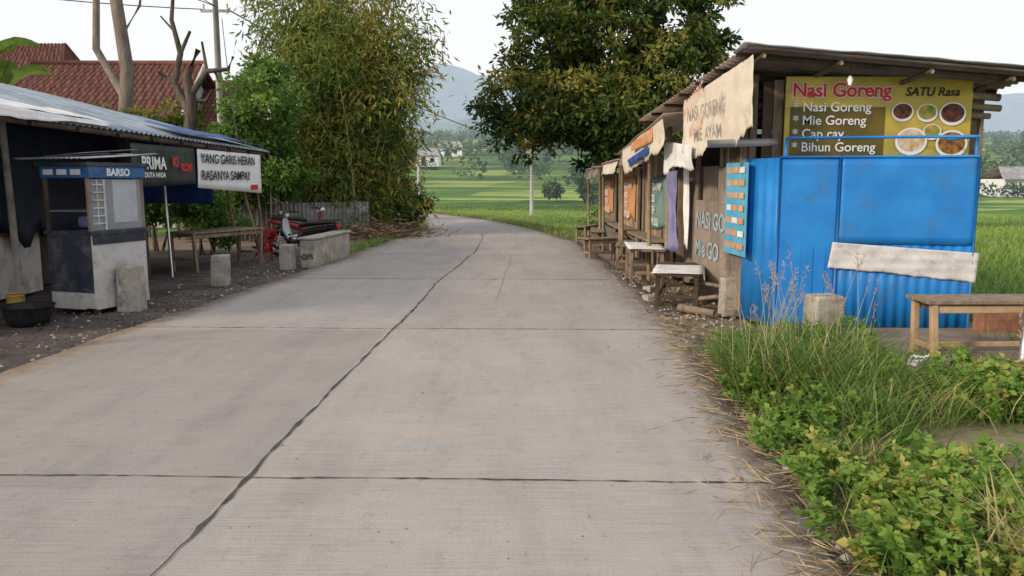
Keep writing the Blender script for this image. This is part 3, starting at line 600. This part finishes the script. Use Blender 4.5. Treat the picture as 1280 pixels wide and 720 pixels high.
# ---------------------------------------------------------------- vegetation
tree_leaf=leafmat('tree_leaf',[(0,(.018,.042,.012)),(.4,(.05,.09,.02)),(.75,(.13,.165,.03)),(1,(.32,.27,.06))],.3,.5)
bam_leaf=leafmat('bamboo_leaf',[(0,(.05,.085,.02)),(.4,(.15,.215,.045)),(.75,(.29,.32,.07)),(1,(.50,.38,.10))],.45)
bush_leaf=leafmat('bush_leaf',[(0,(.035,.08,.018)),(.5,(.10,.20,.035)),(1,(.22,.33,.07))],.35)
weed_leaf=leafmat('weed_leaf',[(0,(.05,.11,.02)),(.5,(.14,.27,.045)),(.85,(.26,.38,.075)),(1,(.44,.42,.12))],.4)
grass_m=leafmat('grass_blade',[(0,(.06,.11,.03)),(.5,(.16,.26,.055)),(.8,(.30,.36,.10)),(1,(.58,.45,.24))],.35)
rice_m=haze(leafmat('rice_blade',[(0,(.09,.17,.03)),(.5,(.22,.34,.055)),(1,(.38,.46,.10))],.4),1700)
red_leaf=leafmat('red_leaf',[(0,(.25,.015,.02)),(1,(.65,.08,.07))],.3)
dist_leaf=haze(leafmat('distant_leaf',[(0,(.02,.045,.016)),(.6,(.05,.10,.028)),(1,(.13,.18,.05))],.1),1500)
def crown(lobes,nclu,per,cr,L,W,yc,base=.5,light=None,down=.15,surf=.55):
    lob=np.array(lobes,float); vol=lob[:,3]**2.2; idx=rng.choice(len(lob),nclu,p=vol/vol.sum())
    d=unit(rng.normal(size=(nclu,3))); rad=rng.uniform(surf**3,1,nclu)**(1/3)
    c=lob[idx,:3]+d*(lob[idx,3]*rad)[:,None]*np.array([1,1,.9])
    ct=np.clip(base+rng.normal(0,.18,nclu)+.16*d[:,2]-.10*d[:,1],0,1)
    k=rng.integers(int(per*.5),int(per*1.5),nclu); i=np.repeat(np.arange(nclu),k); N=len(i)
    crr=cr*rng.uniform(.6,1.3,nclu)
    off=rng.normal(size=(N,3)); off=unit(off)*(rng.uniform(0,1,N)**.5)[:,None]*crr[i][:,None]*np.array([1,1,.7])
    p=c[i]+off; dr=off/crr[i][:,None]+rng.normal(0,.6,(N,3))+np.array([0,0,-down])
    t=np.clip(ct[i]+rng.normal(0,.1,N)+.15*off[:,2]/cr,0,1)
    return leaves(p,dr,L*rng.uniform(.7,1.3,N),W*rng.uniform(.7,1.3,N),t),c
LB=[(0,30,4.5,1.35),(-.5,29.6,3.7,.9),(1.2,30,6.6,1.7),(1.8,29,4.4,1.5),(3.0,29.2,3.0,1.0),(3.6,30.5,6.6,2.1),(6,30.5,7.4,1.8),(5.4,29.8,5.3,1.8),(6.9,30,6.6,1.1),(3.6,28.6,4.2,1.5),(1.5,30.5,8.3,1.4),(4.2,30,9.0,1.6),(7.0,30,8.3,1.0),(.9,29.2,2.9,.6),(4.6,28.8,3.3,1.2),(2.4,31.5,5.5,1.6),(6.2,31,4.0,1.2)]
g=G('broadleaf_tree',(3.6,30,-.6))
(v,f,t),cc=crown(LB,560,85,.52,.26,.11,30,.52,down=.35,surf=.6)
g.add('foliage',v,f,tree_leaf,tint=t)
T=[([(3.6,30,-.8),(3.55,30,1.2),(3.7,30.1,3),(3.6,30,4.5)],[.36,.30,.26,.2])]
for L in LB:
    a=Vector((3.6,30,random.uniform(2,4.4))); b=Vector(L[:3]); mid=a.lerp(b,.5)+Vector((random.uniform(-.3,.3),random.uniform(-.3,.3),-.25))
    T.append(([a,mid,b],[.13,.09,.03]))
    for k in range(4):
        e=b+Vector((random.gauss(0,.6),random.gauss(0,.6),random.gauss(.2,.5)))*L[3]; T.append(([mid.lerp(b,random.uniform(.3,1)),e],[.04,.012]))
v,f=multitube(T,7); g.add('trunk_and_limbs',v,f,bark,smooth=True)
# bamboo
random.seed(21)
g=G('bamboo_clump',(-5.2,26,0))
T=[];LP=[];LT=[];LC=[]
for i in range(78):
    bx=-5.35+random.gauss(0,.6); by=26+random.gauss(0,.5); h=random.uniform(6,11.5) if i>24 else random.uniform(2.6,5.5)
    ang=random.uniform(0,2*PI); spread=random.uniform(.3,2.1)*(h/9)
    dx=math.cos(ang)*spread*1.35; dy=math.sin(ang)*spread*.7
    if h>6 and random.random()<.3: dx=abs(dx)+.5
    pts=[(bx+dx*(t**1.5),by+dy*(t**1.5),h*t*(1-.10*t*t)) for t in np.linspace(0,1,9)]
    T.append((pts,list(np.linspace(.04,.008,9)))); tone=random.gauss(.47,.14)+(.27 if (dx>.1 and random.random()<.55) else 0)
    for k in range(30):
        t=random.uniform(.08,1)**.9; j=min(int(t*8),7); a_=np.array(pts[j]);b_=np.array(pts[j+1]); c=a_+(b_-a_)*(t*8-j)
        br=.95*(1.15-t*.5); aa=random.uniform(0,2*PI); rr_=random.uniform(.1,1)*br; c2=c+np.array([math.cos(aa)*rr_,math.sin(aa)*rr_,random.uniform(-.25,.3)])
        if random.random()<.2: T.append(([tuple(c),tuple(c2)],[.008,.004]))
        m_=25; LP.append(c2+rng.normal(0,1,(m_,3))*np.array([.26,.26,.26])); LT.append(np.clip(tone+rng.normal(0,.08,m_)+random.gauss(0,.11),0,1)); LC.append(np.full((m_,3),[math.cos(aa)*.5,math.sin(aa)*.5,-.6]))
P_=np.concatenate(LP);T_=np.concatenate(LT); N=len(P_)
d=rng.normal(0,.5,(N,3))+np.concatenate(LC); v,f,t=leaves(P_,d,.28*rng.uniform(.6,1.3,N),.06*rng.uniform(.7,1.3,N),T_)
g.add('leaves',v,f,bam_leaf,tint=t); v,f=multitube(T,5); g.add('culms',v,f,M('culm_green',(.14,.18,.06),(.26,.26,.1),4,.5,0),smooth=True)
def bush(name,lobes,n_,per,cr,L,W,mat,base=.5,trunk=True,surf=.3):
    c=lobes[0]; g=G(name,(c[0],c[1],0)); (v,f,t),_=crown(lobes,n_,per,cr,L,W,0,base,surf=surf); g.add('foliage',v,f,mat,tint=t)
    T=[]
    for Lb in lobes:
        for k in range(3): T.append(([(Lb[0]+random.gauss(0,.12),Lb[1]+random.gauss(0,.12),-.3),(Lb[0]+random.gauss(0,.3)*Lb[3],Lb[1],Lb[2])],[.04,.015]))
    v,f=multitube(T,5); g.add('stems',v,f,bark)
bush('leafy_shrub',[(-7.4,23,2.6,1.1),(-6.8,22.6,3.6,1.1),(-8.0,23.4,1.6,1.0),(-6.5,22.9,1.7,.8),(-7.2,23.5,4.4,.8)],130,100,.4,.17,.075,bush_leaf,.6)
bush('leafy_shrub',[(-3.9,26.6,.7,.75),(-4.3,27.4,1.5,.9),(-3.4,27.4,.9,.6),(-4.5,26,.5,.6),(-4.2,28,2.6,.8)],130,80,.3,.14,.06,tree_leaf,.55)
bush('leafy_shrub',[(-4.9,29.5,2.4,.9),(-5.5,31,3.4,1.2)],60,80,.4,.16,.06,bush_leaf,.4)
bush('leafy_shrub',[(-8.6,19.6,1.4,.9),(-7.4,18.9,1.1,.7),(-7.0,19.0,.7,.6)],90,80,.3,.14,.07,bush_leaf,.6)
bush('leafy_shrub',[(-10,24,3.0,1.2),(-11.5,25,2.6,1.4),(-13.5,25,3.0,1.4)],110,80,.4,.18,.08,tree_leaf,.6)
bush('leafy_shrub',[(2.9,25.3,.2,.7),(4.2,25.6,.1,.8)],50,70,.3,.12,.06,bush_leaf,.5)
g=G('red_cordyline_plant',(-5.35,17.1,0)); N=140
st=np.array([[-5.3,17.0],[-5.45,17.2],[-5.2,17.25]])
i=rng.integers(0,3,N); p=np.column_stack([st[i,0],st[i,1],rng.uniform(.15,.6,N)]); d=rng.normal(0,1,(N,3))+np.array([0,0,.9])
v,f,t=leaves(p,d,.2,.06,rng.uniform(0,1,N)); g.add('leaves',v,f,red_leaf,tint=t)
v,f=multitube([([(a,b,-.05),(a+.03,b,.62)],[.02,.012]) for a,b in st],5); g.add('stems',v,f,bark)
def bare(name,segs,mat,seg=9):
    g=G(name,segs[0][0][0]); v,f=multitube(segs,seg); g.add('trunk_and_branches',v,f,mat,smooth=True); return g
bare('bare_tree',[([(-12.0,25,0),(-11.9,25,3),(-11.7,25,5),(-11.9,25,7),(-11.8,25,9.5)],[.26,.22,.20,.18,.15]),
 ([(-11.9,25,4.3),(-12.5,24.8,5.6),(-12.4,24.8,7),(-12.9,24.8,8.0),(-14.0,24.6,8.6),(-15.4,24.6,8.9)],[.12,.11,.10,.09,.07,.04]),
 ([(-12.4,24.8,7),(-12.1,24.9,8.2),(-12.5,24.9,9.6)],[.09,.07,.05]),([(-14,24.6,8.6),(-14.6,24.8,9.4)],[.04,.02]),([(-13.2,24.7,8.15),(-13.6,24.5,7.5)],[.03,.015]),([(-12.9,24.8,8.0),(-13.3,24.8,9.2)],[.05,.03]),([(-11.8,25,6),(-11.2,25,6.9),(-11.1,25,7.6)],[.06,.04,.02])],barkl)
bare('pollarded_tree',[([(-9.3,23,0),(-9.2,23,2.6),(-9.0,23,3.8),(-9.1,23,4.6),(-8.75,23,5.3)],[.22,.18,.16,.12,.08]),
 ([(-9.1,23,3.6),(-9.5,23.1,4.4),(-9.25,23,5.2),(-9.45,23,6.1),(-9.35,23,6.9)],[.12,.10,.08,.06,.04]),([(-9.0,23,4.1),(-8.5,22.9,4.7),(-7.9,22.9,4.75),(-7.75,22.9,5.1)],[.1,.08,.06,.04]),
 ([(-8.5,22.9,4.7),(-8.6,22.9,5.5)],[.05,.03]),([(-9.25,23,5.2),(-8.95,23,5.8)],[.06,.04]),([(-9.5,23.1,4.4),(-9.9,23,4.7)],[.06,.04]),([(-8.3,22.9,4.72),(-8.1,22.9,4.3)],[.04,.02]),([(-9.4,23,5.8),(-9.75,23,6.2)],[.035,.02]),([(-9.0,23,3.9),(-8.6,23,3.9),(-8.4,23,4.2)],[.07,.05,.03])],bark)
bare('tree_trunk',[([(-6.9,14.6,-.1),(-6.85,14.5,1.2),(-6.9,14.5,2.7)],[.26,.22,.2])],bark)
def banana(x,y,z,n_,L,seed,tilt=.9):
    random.seed(seed); g=G('banana_plant',(x,y,0)); g.tube('stem',[(x,y,-.1),(x+.05,y,z)],[.14,.09],M('banana_stem',(.15,.2,.07),(.25,.25,.1),3,.7,.1))
    for i in range(n_):
        a=random.uniform(0,2*PI); V=[];T=[];k=12; Wd=.17
        for j in range(k+1):
            t=j/k; r_=L*t*tilt*.8; zz=z+L*(t*1.2-.75*t*t); w=Wd*math.sin(PI*min(1,.08+t*.92))**.6*(1+.25*math.sin(j*2.3+i))
            c=Vector((x+math.cos(a)*r_,y+math.sin(a)*r_,zz)); s_=Vector((-math.sin(a),math.cos(a),0))
            V+=[c-s_*w+Vector((0,0,.10)),c,c+s_*w+Vector((0,0,.10))]; T+=[.6,.9,.55]
        F_=[(j*3+q,j*3+q+1,j*3+q+4,j*3+q+3) for j in range(k) for q in(0,1)]
        g.add('leaf_%d'%i,V,F_,bush_leaf,tint=T)
banana(-10.7,16.5,3.7,9,1.5,3); banana(-11.0,17.5,3.3,7,1.5,9)
# distant trees
P_=[];T_=[];Ls=[]
def dtree(x,y,h,w,n_,tone):
    z=float(H(x,y)); d=unit(rng.normal(size=(n_,3)))*(rng.uniform(.2,1,n_)**.5)[:,None]
    lob=rng.normal(0,.35,(4,3)); k=rng.integers(0,4,n_)
    p=np.array([x,y,z+h*.5])+ (d*.6+lob[k])*np.array([w,w,h*.5]); p[:,2]=np.maximum(p[:,2],z)
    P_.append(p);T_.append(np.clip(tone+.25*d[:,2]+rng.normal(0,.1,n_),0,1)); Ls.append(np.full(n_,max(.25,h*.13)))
random.seed(11)
for i in range(640):
    y=random.uniform(110,430); x=random.uniform(-.3,.72)*y
    if random.random()<.8: y=random.choice([120,150,180,215,260,310,370,430])+random.gauss(0,4)+8*math.sin(x*.05)
    if y<170 and math.sin(x*.11+y)<.1: continue
    dtree(x,y,random.uniform(2.2,5.5),random.uniform(1.5,3.6),80,random.uniform(.3,.75))
for i in range(560):
    y=random.uniform(430,900); x=random.uniform(-.4,.8)*y; dtree(x,y,random.uniform(6,11),random.uniform(4,9),60,random.uniform(.3,.75))
for i in range(9):
    y=random.uniform(74,88); x=random.uniform(.02,.16)*y; dtree(x,y,random.uniform(1.4,3.2),random.uniform(.8,1.5),170,random.uniform(.35,.75))
for i in range(34):
    y=random.uniform(80,140); x=random.uniform(.5,.8)*y; dtree(x,y,random.uniform(2,3.5),random.uniform(1.5,2.5),130,random.uniform(.35,.75))
for i in range(60):
    y=random.uniform(36,110); x=-random.uniform(.24,.9)*y; dtree(x,y,random.uniform(3,5.5),random.uniform(2,4),150,random.uniform(.3,.6))
P_=np.concatenate(P_);T_=np.concatenate(T_);Ls=np.concatenate(Ls)
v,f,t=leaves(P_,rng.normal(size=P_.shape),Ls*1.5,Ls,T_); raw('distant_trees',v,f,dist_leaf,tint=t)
for x,y,w in [(-17.5,168,5),(63,100,7),(-15.5,205,6),(6,240,5)]:
    z=float(H(x,y)); g=G('distant_house',(x,y,z)); g.box('walls',(x,y,z+1.0),(w,5,2.3),white,bev=0)
    g.sheet('roof_slope',(x-w/2-.5,y-3,z+2.1),(x+w/2+.5,y-3,z+2.1),(x+w/2-.6,y,z+3.7),(x-w/2+.6,y,z+3.7),zinc); g.sheet('roof_rear',(x-w/2+.6,y,z+3.7),(x+w/2-.6,y,z+3.7),(x+w/2+.5,y+3,z+2.1),(x-w/2-.5,y+3,z+2.1),zinc)
    g.box('door',(x-.6,y-2.52,z+.9),(.9,.04,1.8),woodd,bev=0); g.box('window',(x+1.2,y-2.52,z+1.2),(.9,.04,.8),navy,bev=0)
def ridge(name,y0,y1,prof,mat,amp,seed,n_=240,m_=26):
    V=[]
    for j in range(m_):
        s=j/(m_-1); y=y0+(y1-y0)*s
        for i in range(n_):
            u=-1.3+2.6*i/(n_-1); x=u*y
            h=prof(u)*y0*1.15*math.sin(min(1,s*1.35)*PI/2)**1.3*(1 if s<.74 else 1-(s-.74)*1.5)
            h*=1+amp*(vn(u*9,s*5,1,seed)+.5*vn(u*31,s*17,1,seed+2)+.25*vn(u*80,s*40,1,seed+5))
            V.append((x,y,h+5 if j else -10)); 
    F_=np.array([(j*n_+i,j*n_+i+1,(j+1)*n_+i+1,(j+1)*n_+i) for j in range(m_-1) for i in range(n_-1)])
    raw(name,V,F_,mat,smooth=True)
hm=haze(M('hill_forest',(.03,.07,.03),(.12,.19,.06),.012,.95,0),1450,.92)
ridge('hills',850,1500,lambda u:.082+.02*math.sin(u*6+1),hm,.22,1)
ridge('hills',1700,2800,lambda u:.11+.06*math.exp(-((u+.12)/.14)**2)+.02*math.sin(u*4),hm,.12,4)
# rice
N=75000
x=rng.uniform(0,1,N);y=rng.uniform(0,1,N)
yy=26+ (y**.8)*50; xx=right(yy)+1.2+x*(yy*.30+3)
y2=rng.uniform(8.5,60,50000); x2=rng.uniform(6.3,6.3+y2*.55); xx=np.concatenate([xx,x2]); yy=np.concatenate([yy,y2])
y3=rng.uniform(34,80,12000); x3=left(y3)-rng.uniform(.8,14,12000); xx=np.concatenate([xx,x3]); yy=np.concatenate([yy,y3])
zz=H(xx,yy); ph=((yy+xx*.12)%9)/9; keep=np.abs(ph-.5)*9>.35; xx,yy,zz=xx[keep],yy[keep],zz[keep]; N=len(xx)
tt=np.clip(.5+.22*vn(xx,yy,.35,2)+.18*vn(xx,yy,1.3)+rng.normal(0,.13,N)+.28*np.sin(np.floor((yy+xx*.12)/9+.5)*2.1),0,1)
v,f,t=blades(np.column_stack([xx,yy,zz-.02]),rng.uniform(.3,.5,N)*(1-.2*(yy>40)),.03+.0007*yy,.25,.3,tt); raw('rice_field',v,f,rice_m,tint=t)
# verge grass
def dens(x,y):
    e=x-right(y); d=sm(.0,.35,e+.12*vn(x,y,3))*(1-sm(7.3,8.3,y+.4*(x>3.2)))
    return d*(1-barep(x,y))
def scatter(n_,x0,x1,y0,y1,fn=dens):
    x=rng.uniform(x0,x1,n_);y=rng.uniform(y0,y1,n_); k=rng.uniform(0,1,n_)<fn(x,y); return x[k],y[k]
V=[];Fx=[];Tx=[];o=0
def acc(r_):
    global o
    v,f,t=r_; V.append(v);Fx.append(f+o);Tx.append(t);o+=len(v)
x,y=scatter(28000,1.2,7,1.5,8.3); k=vn(x,y,1.2,3)>-.35; x,y=x[k],y[k]; N=len(x)
acc(blades(np.column_stack([x,y,H(x,y)]),rng.uniform(.08,.26,N),.007,.3,.5,np.clip(.45+rng.normal(0,.22,N)+.2*vn(x,y,2),0,1)))
for cx_,cy_,r_,n_,h,tn in [(2.1,6.4,.4,900,.5,.45),(2.5,5.9,.35,800,.5,.42),(2.35,5.2,.3,450,.36,.45),(1.9,7.2,.35,550,.38,.48),(2.7,6.8,.4,600,.5,.45),(2.3,6.1,.5,110,.6,.95),(2.2,3.2,.18,170,.40,.95),(2.55,2.9,.22,340,.5,.92),(2.95,3.2,.25,220,.42,.92),(2.0,4.6,.2,130,.26,.75),(3.3,6.1,.3,300,.32,.55),(5.5,8.0,.5,300,.3,.5),(2.9,5.6,.3,220,.36,.8)]:
    x=rng.normal(cx_,r_*.6,n_);y=rng.normal(cy_,r_*.6,n_); k=x>right(y)+.05; x,y=x[k],y[k];N=len(x)
    acc(blades(np.column_stack([x,y,H(x,y)-.01]),h*rng.uniform(.5,1.3,N),.010,.25,rng.uniform(.2,.9,N),np.clip(tn+rng.normal(0,.18,N),0,1)))
y=rng.uniform(18,40,5000); x=left(y)-np.abs(rng.normal(.1,.35,5000)); acc(blades(np.column_stack([x,y,H(x,y)]),rng.uniform(.08,.25,5000),.015,.3,.4,np.clip(rng.normal(.55,.2,5000),0,1)))
y=rng.uniform(23.5,60,9000); x=right(y)+np.abs(rng.normal(.15,.5,9000)); acc(blades(np.column_stack([x,y,H(x,y)]),rng.uniform(.08,.3,9000),.018,.3,.4,np.clip(rng.normal(.65,.2,9000),0,1)))
y=rng.uniform(6.3,7.2,120); x=rng.uniform(-5.4,-4.7,120); acc(blades(np.column_stack([x,y,np.full(120,-.06)]),rng.uniform(.1,.25,120),.01,.4,.5,np.clip(rng.normal(.6,.2,120),0,1)))
raw('grass',np.concatenate(V),np.concatenate(Fx),grass_m,tint=np.concatenate(Tx))
T=[];P_=[]
for i in range(46):
    cx_,cy_=random.choice([(2.15,7.0),(2.35,6.9),(2.6,7.0),(2.2,6.4),(2.5,3.5),(3.0,6.6)]); x=cx_+random.gauss(0,.18);y=cy_+random.gauss(0,.18); h=random.uniform(.45,.98); a=random.uniform(0,6.28);b=random.uniform(.05,.25)
    z=float(H(x,y)); e=(x+math.cos(a)*b,y+math.sin(a)*b,z+h); T.append(([(x,y,z),(x+math.cos(a)*b*.4,y+math.sin(a)*b*.4,z+h*.6),e],[.003,.0025,.0015]))
    for q in range(22): s=q/22*.14; P_.append((e[0]+math.cos(a)*s*.3,e[1]+math.sin(a)*s*.3,e[2]-.05+s))
g=G('seeding_grass',(2.3,6.9,0)); v,f=multitube(T,4); sm_=M('seed_stem',(.4,.36,.22),(.3,.3,.14),4,.9,0); g.add('stems',v,f,sm_)
P_=np.array(P_); v,f,t=leaves(P_,rng.normal(0,.6,P_.shape)+np.array([0,0,.8]),.038,.007,rng.uniform(.85,1,len(P_))); g.add('seed_heads',v,f,leafmat('seed_head',[(0,(.36,.25,.20)),(1,(.48,.35,.28))],.3),tint=t)
V=[];Fx=[];Tx=[];o=0
patches=[(1.75,6.9,.35,60,.26,.5),(2.15,7.4,.4,45,.28,.5),(1.75,6.1,.3,50,.24,.55),(2.75,7.3,.35,40,.3,.45),(3.3,5.9,.5,110,.28,.68),(3.9,5.7,.5,90,.26,.68),(3.6,5.5,.3,60,.2,.7),(2.0,4.1,.28,90,.26,.70),(2.3,3.6,.35,110,.26,.68),(1.85,3.4,.22,70,.22,.7),(1.85,4.9,.25,50,.22,.6),(4.5,6.1,.5,70,.22,.6),(2.9,6.3,.3,36,.25,.55),(2.4,2.9,.4,80,.24,.7),(4.2,5.2,.4,60,.22,.65),(2.9,7.3,.25,30,.35,.5),(2.6,4.1,.25,40,.16,.65),(2.1,5.5,.3,40,.22,.55)]
for cx_,cy_,r_,n_,h,tn in patches:
    for i in range(n_):
        x=random.gauss(cx_,r_*.7);y=random.gauss(cy_,r_*.7)
        if x<float(right(y))+.06 or random.random()<float(barep(x,y)): continue
        z=float(H(x,y)); a=random.uniform(0,6.28); hh=h*random.uniform(.5,1.4); k=random.randint(9,16); s=np.linspace(.15,1,k)
        P0=np.column_stack([x+math.cos(a)*s*hh*.7,y+math.sin(a)*s*hh*.7,z+hh*s*(1.15-.35*s)]); P0=np.repeat(P0,3,0)
        d=rng.normal(0,1,P0.shape)*np.array([1,1,.35])+np.array([math.cos(a)*.3,math.sin(a)*.3,.12]); NN=len(P0)
        lt=np.clip(tn+random.gauss(0,.17)+rng.normal(0,.08,NN)+.25*(np.repeat(s,3)-.6),0,1)
        sz=random.uniform(.5,1.15)
        acc(leaves(P0,d,.066*sz*rng.uniform(.6,1.25,NN),.038*sz*rng.uniform(.7,1.2,NN),lt,.2))
raw('broadleaf_weeds',np.concatenate(V),np.concatenate(Fx),weed_leaf,tint=np.concatenate(Tx))
N=3800; y=rng.uniform(2.2,9.6,N); x=right(y)+rng.normal(.05,.19,N); a=rng.uniform(0,6.28,N); z=np.maximum(H(x,y),np.where(x<right(y),0,-9))+rng.uniform(.006,.05,N)
d=np.column_stack([np.cos(a),np.sin(a),rng.normal(0,.12,N)]); v,f,t=leaves(np.column_stack([x,y,z]),d,rng.uniform(.05,.30,N),.007,rng.uniform(0,1,N))
raw('dry_straw',v,f,leafmat('straw',[(0,(.18,.12,.07)),(1,(.5,.4,.25))],.1),tint=t)
N=1800; y=np.concatenate([rng.uniform(8,16,N),rng.uniform(8,19,N),rng.uniform(2.5,22,130)]); x=np.concatenate([right(y[:N])+rng.normal(.25,.35,N),left(y[N:2*N])-np.abs(rng.normal(.2,.9,N)),rng.uniform(-4.5,1.8,130)])
z=np.where((x<right(y))&(x>left(y)),.008,np.where(x<0,-.025,-.04)); N=len(x); a=rng.uniform(0,6.28,N); sz=np.where((x<right(y)-.3)&(x>left(y)),.5,1)
v,f,t=leaves(np.column_stack([x,y,z]),np.column_stack([np.cos(a),np.sin(a),rng.normal(0,.15,N)]),sz*rng.uniform(.02,.07,N),sz*rng.uniform(.01,.03,N),rng.uniform(0,1,N))
raw('leaf_litter',v,f,leafmat('litter',[(0,(.06,.045,.03)),(.7,(.25,.18,.11)),(1,(.45,.4,.33))],.05),tint=t)
N=1500; p=rng.normal(0,1,(N,3))*np.array([.9,.6,.18])+np.array([-4.2,24,.1]); p[:,2]=np.abs(p[:,2]); v,f,t=leaves(p,rng.normal(0,1,(N,3))*np.array([1,1,.3]),.35,.03,rng.uniform(0,.8,N)); raw('brush_pile',v,f,bpy.data.materials['litter'],tint=t)
V=[];Fx=[]
for i in range(700):
    if i<420: y=random.uniform(8,15); x=float(right(y))+random.uniform(-.15,.9)
    elif i<560: y=random.uniform(3,8); x=float(right(y))+random.gauss(.08,.1)
    else: y=random.uniform(6,18); x=float(left(y))-random.uniform(.05,1.5)
    r_=random.uniform(.008,.035); z=(0 if float(left(y))<x<float(right(y)) else -.06) if x<0 or y>8 else max(float(H(x,y)),-.05)
    b=len(V); 
    for dx,dy,dz in [(1,0,0),(0,1,0),(-1,0,0),(0,-1,0),(0,0,.8),(0,0,-.8)]: V.append((x+dx*r_*random.uniform(.7,1.3),y+dy*r_*random.uniform(.7,1.3),z+r_*.4+dz*r_))
    for q in [(0,1,4),(1,2,4),(2,3,4),(3,0,4),(1,0,5),(2,1,5),(3,2,5),(0,3,5)]: Fx.append(tuple(b+k for k in q))
raw('pebbles',V,Fx,conc,smooth=False)
g=G('plastic_bag',(3.0,5.9,.35)); g.sheet('bag',(2.93,5.75,.42),(3.06,5.75,.42),(3.06,5.86,.30),(2.95,5.86,.32),whitec,nu=16,nv=12,wob=.012,rag=.2,fold=.006)
for i,(x,y) in enumerate([(1.62,4.6),(2.9,4.6),(3.4,8.2)]):
    g=G('litter_wrapper',(x,y,.04)); z=float(H(x,y))+.03; g.sheet('wrapper',(x,y,z),(x+.07,y+.02,z+.01),(x+.06,y+.07,z+.02),(x,y+.05,z),whitec,nu=8,nv=8,wob=.006,fold=.003,thick=0)
# ---------------------------------------------------------------- sky, sun, camera
EL,AZ=24,238
w=bpy.data.worlds.new('World'); S.world=w; w.use_nodes=True; n=w.node_tree.nodes; l=w.node_tree.links; n.clear()
out=n.new('ShaderNodeOutputWorld'); sk=n.new('ShaderNodeTexSky'); sk.sky_type='NISHITA'; sk.sun_disc=False; sk.sun_elevation=math.radians(EL); sk.sun_rotation=math.radians(AZ); sk.dust_density=2.5
b1=n.new('ShaderNodeBackground'); b1.inputs[1].default_value=.15; l.new(sk.outputs[0],b1.inputs[0])
b2=n.new('ShaderNodeBackground'); b2.inputs[0].default_value=(.955,.965,1,1); b2.inputs[1].default_value=1.05
tc=n.new('ShaderNodeTexCoord'); f,_=noise(n,l,tc.outputs['Generated'],1.6,5,.55,.25,.6,stretch=(1,1,3))
sp=n.new('ShaderNodeSeparateXYZ'); l.new(tc.outputs['Generated'],sp.inputs[0]); rx=n.new('ShaderNodeMapRange'); rx.inputs[1].default_value=-.1; rx.inputs[2].default_value=.6; rx.inputs[3].default_value=.92; rx.inputs[4].default_value=.45; l.new(sp.outputs['X'],rx.inputs[0])
mr=n.new('ShaderNodeMapRange'); l.new(rx.outputs[0],mr.inputs[3]); mr.inputs[4].default_value=.97; l.new(f,mr.inputs[0])
mx=n.new('ShaderNodeMixShader'); l.new(mr.outputs[0],mx.inputs[0]); l.new(b1.outputs[0],mx.inputs[1]); l.new(b2.outputs[0],mx.inputs[2]); l.new(mx.outputs[0],out.inputs[0])
sd=bpy.data.lights.new('sun','SUN'); sd.energy=2.9; sd.angle=math.radians(6); sd.color=(1,.82,.60); so=bpy.data.objects.new('sun',sd); col.objects.link(so)
e=math.radians(EL);a=math.radians(AZ); D_=Vector((math.sin(a)*math.cos(e),math.cos(a)*math.cos(e),math.sin(e))); so.rotation_euler=D_.to_track_quat('Z','Y').to_euler(); so.location=(-10,-15,20)
cd=bpy.data.cameras.new('camera'); cd.sensor_width=36; cd.lens=28.125; cd.clip_start=.05; cd.clip_end=8000
co=bpy.data.objects.new('camera',cd); col.objects.link(co); co.location=(0,0,1.7); co.rotation_euler=(math.radians(90-7.7),0,0); S.camera=co
S.view_settings.view_transform='Standard'; S.view_settings.look='None'; S.view_settings.exposure=0
